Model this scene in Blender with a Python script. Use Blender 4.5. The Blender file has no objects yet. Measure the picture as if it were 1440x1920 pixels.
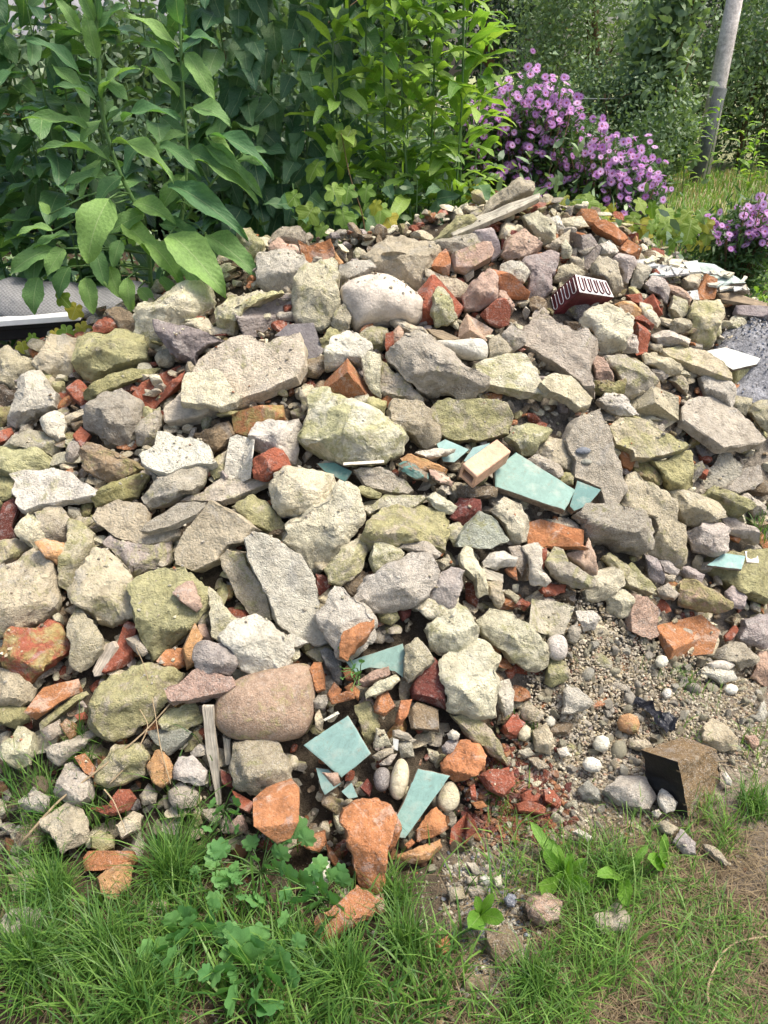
import bpy, math, random
import numpy as np
from mathutils import Vector, Matrix
from mathutils.bvhtree import BVHTree

# ------------------------------------------------------------------ camera, sky, sun, exposure
S = bpy.context.scene
R = math.radians
CAM_Z, PITCH, FPX = 1.60, R(30.0), 1442.0
cd = bpy.data.cameras.new('camera'); cam = bpy.data.objects.new('camera', cd)
S.collection.objects.link(cam); S.camera = cam
cam.location = (0, 0, CAM_Z); cam.rotation_euler = (math.pi/2 - PITCH, 0, 0)
cd.sensor_fit = 'VERTICAL'; cd.sensor_height = 24.0; cd.lens = 24.0*FPX/1920.0
cd.clip_start = 0.05; cd.clip_end = 500
SUN = Vector((0.42, -0.02, 0.90)).normalized()
W = bpy.data.worlds.new('World'); S.world = W; W.use_nodes = True
wn = W.node_tree.nodes; wl = W.node_tree.links
sky = wn.new('ShaderNodeTexSky'); sky.sky_type = 'NISHITA'; sky.sun_disc = False
sky.sun_elevation = math.asin(SUN.z); sky.sun_rotation = math.atan2(SUN.x, SUN.y)
sky.air_density = 1.0; sky.dust_density = 5.0; sky.ozone_density = 1.0
wl.new(sky.outputs[0], wn['Background'].inputs[0]); wn['Background'].inputs[1].default_value = 0.15
sl = bpy.data.lights.new('sun', 'SUN'); sl.energy = 2.5; sl.angle = R(16); sl.color = (1.0, 0.94, 0.84)
so = bpy.data.objects.new('sun', sl); S.collection.objects.link(so)
so.rotation_euler = SUN.to_track_quat('Z', 'Y').to_euler()
S.view_settings.view_transform = 'Standard'; S.view_settings.look = 'None'
S.view_settings.exposure = 0.9; S.view_settings.gamma = 1.0
S.render.engine = 'CYCLES'
S.cycles.use_denoising = True
S.cycles.max_bounces = 6; S.cycles.diffuse_bounces = 3; S.cycles.transmission_bounces = 4; S.cycles.glossy_bounces = 2

# ------------------------------------------------------------------ helpers
COL = S.collection
rng = np.random.default_rng(11)
random.seed(5)

def tag(o, label=None, cat=None, group=None, kind=None):
    if label: o['label'] = label
    if cat: o['category'] = cat
    if group: o['group'] = group
    if kind: o['kind'] = kind
    return o

def mesh_obj(name, verts, faces, mat=None, parent=None, loc=(0, 0, 0), smooth=True, sharp=None, cols=None, mats=None, midx=None, uv=None):
    me = bpy.data.meshes.new(name)
    me.from_pydata(verts if isinstance(verts, list) else np.asarray(verts).tolist(), [], faces)
    if smooth:
        me.shade_smooth()
        if sharp: me.set_sharp_from_angle(angle=R(sharp))
    if cols is not None:
        a = me.color_attributes.new('tint', 'FLOAT_COLOR', 'POINT')
        a.data.foreach_set('color', np.asarray(cols, dtype=np.float32).ravel())
    if uv is not None:
        l = me.uv_layers.new(name='UVMap')
        li = np.zeros(len(me.loops), dtype=np.int32); me.loops.foreach_get('vertex_index', li)
        l.data.foreach_set('uv', np.asarray(uv, dtype=np.float32)[li].ravel())
    for m in (mats or ([mat] if mat else [])): me.materials.append(m)
    if midx is not None: me.polygons.foreach_set('material_index', np.asarray(midx, dtype=np.int32))
    o = bpy.data.objects.new(name, me); COL.objects.link(o)
    o.location = loc
    if parent is not None: o.parent = parent
    return o

def empty(name, loc, rz=0):
    o = bpy.data.objects.new(name, None); COL.objects.link(o); o.location = loc; o.rotation_euler = (0, 0, rz)
    o.empty_display_size = 0.05
    return o

# value noise in numpy
def _h(ix, iy, iz, s):
    n = (ix*374761393 + iy*668265263 + iz*2147483647 + s*974711) & 0xffffffff
    n = ((n ^ (n >> 13))*1274126177) & 0xffffffff
    n = ((n ^ (n >> 16))*2246822519) & 0xffffffff
    return ((n ^ (n >> 15)) & 0xffff)/32767.5 - 1.0
def noise3(p, seed=0):
    p = np.asarray(p, dtype=np.float64); i = np.floor(p).astype(np.int64); f = p - i
    f = f*f*(3 - 2*f); r = 0
    for a in (0, 1):
        for b in (0, 1):
            for c in (0, 1):
                w = (f[..., 0] if a else 1-f[..., 0])*(f[..., 1] if b else 1-f[..., 1])*(f[..., 2] if c else 1-f[..., 2])
                r = r + w*_h(i[..., 0]+a, i[..., 1]+b, i[..., 2]+c, seed)
    return r
def fbm(p, seed=0, oct=3):
    r = 0; a = 1.0; p = np.asarray(p, dtype=np.float64)
    for k in range(oct):
        r = r + a*noise3(p, seed+k*17); p = p*2.13 + 5.1; a *= 0.5
    return r

# ------------------------------------------------------------------ terrain
def sst(a, b, x):
    t = np.clip((x-a)/(b-a), 0, 1); return t*t*(3-2*t)
XS  = [-2.6, -1.8, -1.3, -.9, -.45, 0, .45, .8, 1.1, 1.4, 1.9, 2.6]
ZCS = [.30, .62, .78, .95, 1.15, 1.19, 1.29, 1.22, 1.06, .92, .70, .45]
YCS = [2.5, 2.6, 2.65, 2.7, 2.75, 2.8, 2.95, 2.95, 2.9, 2.8, 2.8, 2.8]
YFS = [1.3, 1.12, 1.12, 1.12, 1.15, 1.15, 1.30, 1.50, 1.68, 1.8, 1.9, 2.0]
def ground_z(x, y):
    x = np.asarray(x, float); y = np.asarray(y, float)
    z = 0.45*sst(2.0, 3.4, y) + 0.012*noise3(np.stack([x*3, y*3, x*0], -1), 3)
    z = z + 0.10*np.exp(-((x-.75)**2/.18 + (y-1.55)**2/.12))         # gravel fan
    return z
def mound_z(x, y):
    x = np.asarray(x, float); y = np.asarray(y, float)
    zc = np.interp(x, XS, ZCS); yc = np.interp(x, XS, YCS); yf = np.interp(x, XS, YFS)
    t = (y-yf)/(yc-yf)
    s = np.where(t < 1, t*(1.1-.1*t), 1 - (t-1)*1.2)
    k = .06; s = -np.log(np.exp(-np.clip(s, -3, 1.5)/k) + np.exp(-1.0/k))*k       # round the crest
    return zc*s
def H(x, y):
    return np.maximum(ground_z(x, y), mound_z(x, y))
ORG = np.array([0, 0, CAM_Z])
cp, sp = math.cos(PITCH), math.sin(PITCH)
def ray(px, py):
    a = (px-720)/FPX; b = (960-py)/FPX
    d = np.array([a, cp + b*sp, -sp + b*cp]); return d/np.linalg.norm(d)
_T = np.concatenate([np.arange(.6, 6, .01), np.arange(6, 60, .1)])
def hit(px, py, f=H):
    d = ray(px, py); P = ORG + _T[:, None]*d
    below = np.nonzero(P[:, 2] < f(P[:, 0], P[:, 1]))[0]
    if len(below) == 0: return ORG + d*3.0
    i = below[0]
    a, b = (_T[i-1] if i else .6), _T[i]
    for _ in range(8):
        m = .5*(a+b); q = ORG+d*m
        if q[2] < f(q[0], q[1]): b = m
        else: a = m
    return ORG + d*b
def at(px, py, Y):
    d = ray(px, py); return ORG + d*(Y/d[1])
def snormal(P):
    e = .12
    gx = (H(P[0]+e, P[1]) - H(P[0]-e, P[1]))/(2*e); gy = (H(P[0], P[1]+e) - H(P[0], P[1]-e))/(2*e)
    n = np.array([-gx, -gy, 1.0]); return n/np.linalg.norm(n)

# ------------------------------------------------------------------ materials
def new_mat(name):
    m = bpy.data.materials.new(name); m.use_nodes = True
    nt = m.node_tree; b = nt.nodes['Principled BSDF']
    return m, nt, b
class NT:
    def __init__(s, nt): s.t = nt
    def n(s, k, **kw):
        x = s.t.nodes.new('ShaderNode'+k)
        for a, v in kw.items(): setattr(x, a, v)
        return x
    def l(s, a, b): s.t.links.new(a, b)
    def noise(s, vec, sc, det=4, rough=.6, dist=0):
        x = s.n('TexNoise'); x.inputs['Scale'].default_value = sc; x.inputs['Detail'].default_value = det
        x.inputs['Roughness'].default_value = rough; x.inputs['Distortion'].default_value = dist
        s.l(vec, x.inputs['Vector']); return x.outputs[0]
    def ramp(s, f, stops):
        x = s.n('ValToRGB'); e = x.color_ramp.elements
        while len(e) < len(stops): e.new(.5)
        for el, (p, c) in zip(e, stops):
            el.position = p; el.color = c if len(c) == 4 else (*c, 1)
        s.l(f, x.inputs[0]); return x.outputs[0]
    def mix(s, f, a, b, mode='MIX'):
        x = s.n('MixRGB', blend_type=mode)
        for v, i in ((f, 0), (a, 1), (b, 2)):
            if isinstance(v, (int, float)): x.inputs[i].default_value = v if i == 0 else (v, v, v, 1)
            elif isinstance(v, tuple): x.inputs[i].default_value = (*v, 1)
            else: s.l(v, x.inputs[i])
        return x.outputs[0]
    def math(s, op, a, b=0.0, clamp=False):
        x = s.n('Math', operation=op, use_clamp=clamp)
        for v, i in ((a, 0), (b, 1)):
            if isinstance(v, (int, float)): x.inputs[i].default_value = v
            else: s.l(v, x.inputs[i])
        return x.outputs[0]
    def bump(s, h, dist, strength=1.0, normal=None):
        x = s.n('Bump'); x.inputs['Distance'].default_value = dist; x.inputs['Strength'].default_value = strength
        s.l(h, x.inputs['Height'])
        if normal is not None: s.l(normal, x.inputs['Normal'])
        return x.outputs[0]
g3 = lambda v: (v, v, v)

def masonry(name, src='object', rough=.93, bumpk=1.0, speck=1.0, crack=0.0, patch=.5):
    """weathered masonry: base colour and moss amount come from the object colour (or a vertex tint)"""
    m, nt, b = new_mat(name); k = NT(nt)
    tc = k.n('TexCoord'); oi = k.n('ObjectInfo')
    if src == 'object':
        off = k.n('VectorMath', operation='SCALE'); cx = k.n('CombineXYZ')
        k.l(oi.outputs['Random'], cx.inputs[0]); k.l(oi.outputs['Random'], cx.inputs[1])
        k.l(cx.outputs[0], off.inputs[0]); off.inputs['Scale'].default_value = 37.0
        ad = k.n('VectorMath', operation='ADD'); wn_ = k.n('TexWhiteNoise', noise_dimensions='1D'); k.l(oi.outputs['Random'], wn_.inputs['W'])
        sc_ = k.n('VectorMath', operation='SCALE'); k.l(tc.outputs['Object'], sc_.inputs[0]); k.l(k.math('ADD', k.math('MULTIPLY', wn_.outputs['Value'], 1.0), .55), sc_.inputs['Scale'])
        rn2 = k.math('MULTIPLY', wn_.outputs['Value'], oi.outputs['Random']); rn2 = k.math('ADD', k.math('MULTIPLY', rn2, 1.6), .25)
        k.l(sc_.outputs[0], ad.inputs[0]); k.l(off.outputs[0], ad.inputs[1])
        vec = ad.outputs[0]; base = oi.outputs['Color']; moss = oi.outputs['Alpha']
    else:
        rn2 = .7; vec = tc.outputs['Object']; at_ = k.n('Attribute', attribute_name='tint'); base = at_.outputs['Color']; moss = at_.outputs['Alpha']
    big = k.noise(vec, 13, 3, .6); mid = k.noise(vec, 45, 5, .65); fine = k.noise(vec, 260, 3, .7)
    c = k.mix(1.0, base, k.ramp(big, [(.25, (.80, .78, .75)), (.5, g3(1.0)), (.75, (1.14, 1.13, 1.10))]), 'MULTIPLY')
    c = k.mix(1.0, c, k.ramp(mid, [(.28, (.64, .63, .62)), (.5, g3(1.0)), (.72, g3(1.22))]), 'MULTIPLY')
    c = k.mix(k.math('MULTIPLY', rn2, .42*speck), c, k.ramp(fine, [(.3, g3(.6)), (.5, g3(1.0)), (.7, g3(1.3))]), 'MULTIPLY')
    # lime dust and pale grains
    pn = k.noise(vec, 22, 6, .7, .6)
    pf = k.math('MULTIPLY', k.ramp(pn, [(.56, g3(0)), (.66, g3(1))]), patch)
    c = k.mix(pf, c, k.mix(.45, c, (.66, .63, .56)))
    bl_ = k.noise(vec, 11, 7, .72, 1.0)
    c = k.mix(k.math('MULTIPLY', k.ramp(bl_, [(.57, g3(0)), (.62, g3(1))]), .55*patch), c, (.46, .45, .43))
    c = k.mix(k.math('MULTIPLY', k.ramp(bl_, [(.36, g3(1)), (.41, g3(0))]), .5*patch), c, (.72, .69, .60))
    # earth stains
    sn = k.noise(vec, 9, 5, .7)
    c = k.mix(k.math('MULTIPLY', k.ramp(sn, [(.58, g3(0)), (.72, g3(1))]), .30), c, k.mix(.55, c, (.15, .11, .06)))
    # sand grains
    vo = k.n('TexVoronoi'); vo.inputs['Scale'].default_value = 330; k.l(vec, vo.inputs['Vector'])
    gr = k.n('SeparateColor'); k.l(vo.outputs['Color'], gr.inputs[0])
    c = k.mix(k.math('MULTIPLY', k.ramp(gr.outputs[0], [(.82, g3(0)), (.88, g3(1))]), k.math('MULTIPLY', rn2, .26*speck)), c, (.14, .11, .08))
    c = k.mix(k.math('MULTIPLY', k.ramp(gr.outputs[1], [(.84, g3(0)), (.90, g3(1))]), k.math('MULTIPLY', rn2, .25*speck)), c, (.74, .72, .64))
    # moss and algae
    mn = k.noise(vec, 19, 8, .76, .5)
    mf = k.math('SUBTRACT', k.math('ADD', k.math('MULTIPLY', moss, .42), mn), .66)
    mf = k.math('MULTIPLY', mf, 9.0, True)
    mc = k.mix(k.ramp(k.noise(vec, 34, 5, .75), [(.34, g3(0)), (.64, g3(1))]), (.15, .155, .035), (.52, .50, .21))
    c = k.mix(k.math('MULTIPLY', mf, .66), c, mc)
    k.l(c, b.inputs['Base Color'])
    b.inputs['Roughness'].default_value = rough
    b.inputs['Specular IOR Level'].default_value = .25
    # relief
    hh = k.math('ADD', k.math('MULTIPLY', k.noise(vec, 60, 8, .72), 1.0), k.math('MULTIPLY', fine, .25))
    pit = k.n('TexVoronoi'); pit.inputs['Scale'].default_value = 120; k.l(vec, pit.inputs['Vector'])
    hh = k.math('ADD', hh, k.math('MULTIPLY', k.ramp(pit.outputs['Distance'], [(0, g3(0)), (.45, g3(1))]), .18*speck))
    hh = k.math('ADD', hh, k.math('MULTIPLY', mf, .10))
    rd_ = k.n('TexVoronoi', feature='DISTANCE_TO_EDGE'); rd_.inputs['Scale'].default_value = 17; dv = k.n('VectorMath', operation='ADD')
    k.l(vec, dv.inputs[0]); nv_ = k.n('TexNoise'); nv_.inputs['Scale'].default_value = 40; nv_.inputs['Detail'].default_value = 4; k.l(vec, nv_.inputs['Vector'])
    sv_ = k.n('VectorMath', operation='SCALE'); sv_.inputs['Scale'].default_value = .07; k.l(nv_.outputs['Color'], sv_.inputs[0]); k.l(sv_.outputs[0], dv.inputs[1]); k.l(dv.outputs[0], rd_.inputs['Vector'])
    hh = k.math('ADD', hh, k.math('MULTIPLY', k.ramp(rd_.outputs['Distance'], [(0, g3(0)), (.05, g3(1))]), .07*speck))
    k.l(k.bump(hh, .018*bumpk, 1.0), b.inputs['Normal'])
    return m
M = {}
M['rock'] = masonry('weathered_masonry')
M['brick'] = masonry('brick_clay', bumpk=.75, speck=.6, patch=.6)
M['smooth'] = masonry('smooth_stone', bumpk=.55, speck=.8, patch=.3)
M['filler'] = masonry('rubble_mix', 'tint', bumpk=.8)

def glaze(name, fleck=.6):
    m, nt, b = new_mat(name); k = NT(nt)
    tc = k.n('TexCoord'); oi = k.n('ObjectInfo'); vec = tc.outputs['Object']
    n1 = k.noise(vec, 40, 6, .7, .8); n2 = k.noise(vec, 150, 5, .75, 1.2)
    c = k.mix(1.0, oi.outputs['Color'], k.ramp(n1, [(.3, g3(.8)), (.7, g3(1.15))]), 'MULTIPLY')
    c = k.mix(k.math('MULTIPLY', k.ramp(n2, [(.55, g3(0)), (.62, g3(1))]), fleck), c, k.mix(.5, c, (.10, .14, .12)))
    c = k.mix(k.math('MULTIPLY', k.ramp(k.noise(vec, 18, 5, .7), [(.52, g3(0)), (.72, g3(1))]), .45), c, (.50, .47, .38))
    c = k.mix(k.math('MULTIPLY', k.ramp(k.noise(vec, 30, 7, .8, 1.0), [(.56, g3(0)), (.66, g3(1))]), .5), c, (.22, .17, .11))
    k.l(c, b.inputs['Base Color']); b.inputs['Roughness'].default_value = .6; b.inputs['Specular IOR Level'].default_value = .3
    k.l(k.bump(n2, .001, .5), b.inputs['Normal'])
    return m
M['glaze'] = glaze('tile_glaze')

def wood(name):
    m, nt, b = new_mat(name); k = NT(nt)
    tc = k.n('TexCoord'); oi = k.n('ObjectInfo'); mp = k.n('Mapping'); mp.inputs['Scale'].default_value = (1, 1, 1)
    k.l(tc.outputs['UV'], mp.inputs[0]); mp.inputs['Scale'].default_value = (2, 40, 1)
    n1 = k.noise(mp.outputs[0], 1.5, 6, .7, .4); n2 = k.noise(tc.outputs['Object'], 30, 4)
    c = k.mix(1.0, oi.outputs['Color'], k.ramp(n1, [(.3, g3(.35)), (.5, g3(.9)), (.7, g3(1.35))]), 'MULTIPLY')
    c = k.mix(1.0, c, k.ramp(n2, [(.3, g3(.7)), (.7, g3(1.2))]), 'MULTIPLY')
    k.l(c, b.inputs['Base Color']); b.inputs['Roughness'].default_value = .9
    k.l(k.bump(n1, .004, .9), b.inputs['Normal'])
    return m
M['wood'] = wood('weathered_wood')

def soil_mat():
    m, nt, b = new_mat('soil'); k = NT(nt)
    geo = k.n('NewGeometry'); vec = geo.outputs['Position']
    at_ = k.n('Attribute', attribute_name='tint')
    n1 = k.noise(vec, 6, 6, .7); n2 = k.noise(vec, 55, 6, .7); n3 = k.noise(vec, 300, 3, .7)
    c = k.mix(1.0, at_.outputs['Color'], k.ramp(n1, [(.3, g3(.65)), (.7, g3(1.25))]), 'MULTIPLY')
    c = k.mix(1.0, c, k.ramp(n2, [(.3, g3(.55)), (.7, g3(1.4))]), 'MULTIPLY')
    c = k.mix(1.0, c, k.ramp(n3, [(.3, g3(.6)), (.7, g3(1.4))]), 'MULTIPLY')
    k.l(c, b.inputs['Base Color']); b.inputs['Roughness'].default_value = .97; b.inputs['Specular IOR Level'].default_value = .15
    k.l(k.bump(k.math('ADD', n2, k.math('MULTIPLY', n3, .4)), .018, 1.0), b.inputs['Normal'])
    return m
M['soil'] = soil_mat()
def plain(name, col, rough=.8, var=.35, sc=40, bump=.003, metal=0.0):
    m, nt, b = new_mat(name); k = NT(nt); tc = k.n('TexCoord'); v = tc.outputs['Object']
    n1 = k.noise(v, sc, 6, .7); n2 = k.noise(v, sc*.18, 4, .6)
    c = k.mix(1.0, col, k.ramp(n1, [(.3, g3(1-var)), (.7, g3(1+var))]), 'MULTIPLY')
    c = k.mix(1.0, c, k.ramp(n2, [(.3, g3(1-var*.8)), (.7, g3(1+var*.6))]), 'MULTIPLY')
    k.l(c, b.inputs['Base Color']); b.inputs['Roughness'].default_value = rough; b.inputs['Metallic'].default_value = metal
    b.inputs['Specular IOR Level'].default_value = .3
    k.l(k.bump(n1, bump, .8), b.inputs['Normal'])
    return m
M['body'] = plain('tile_body', (.20, .16, .115), .95, .5, 90, .004)
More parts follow.
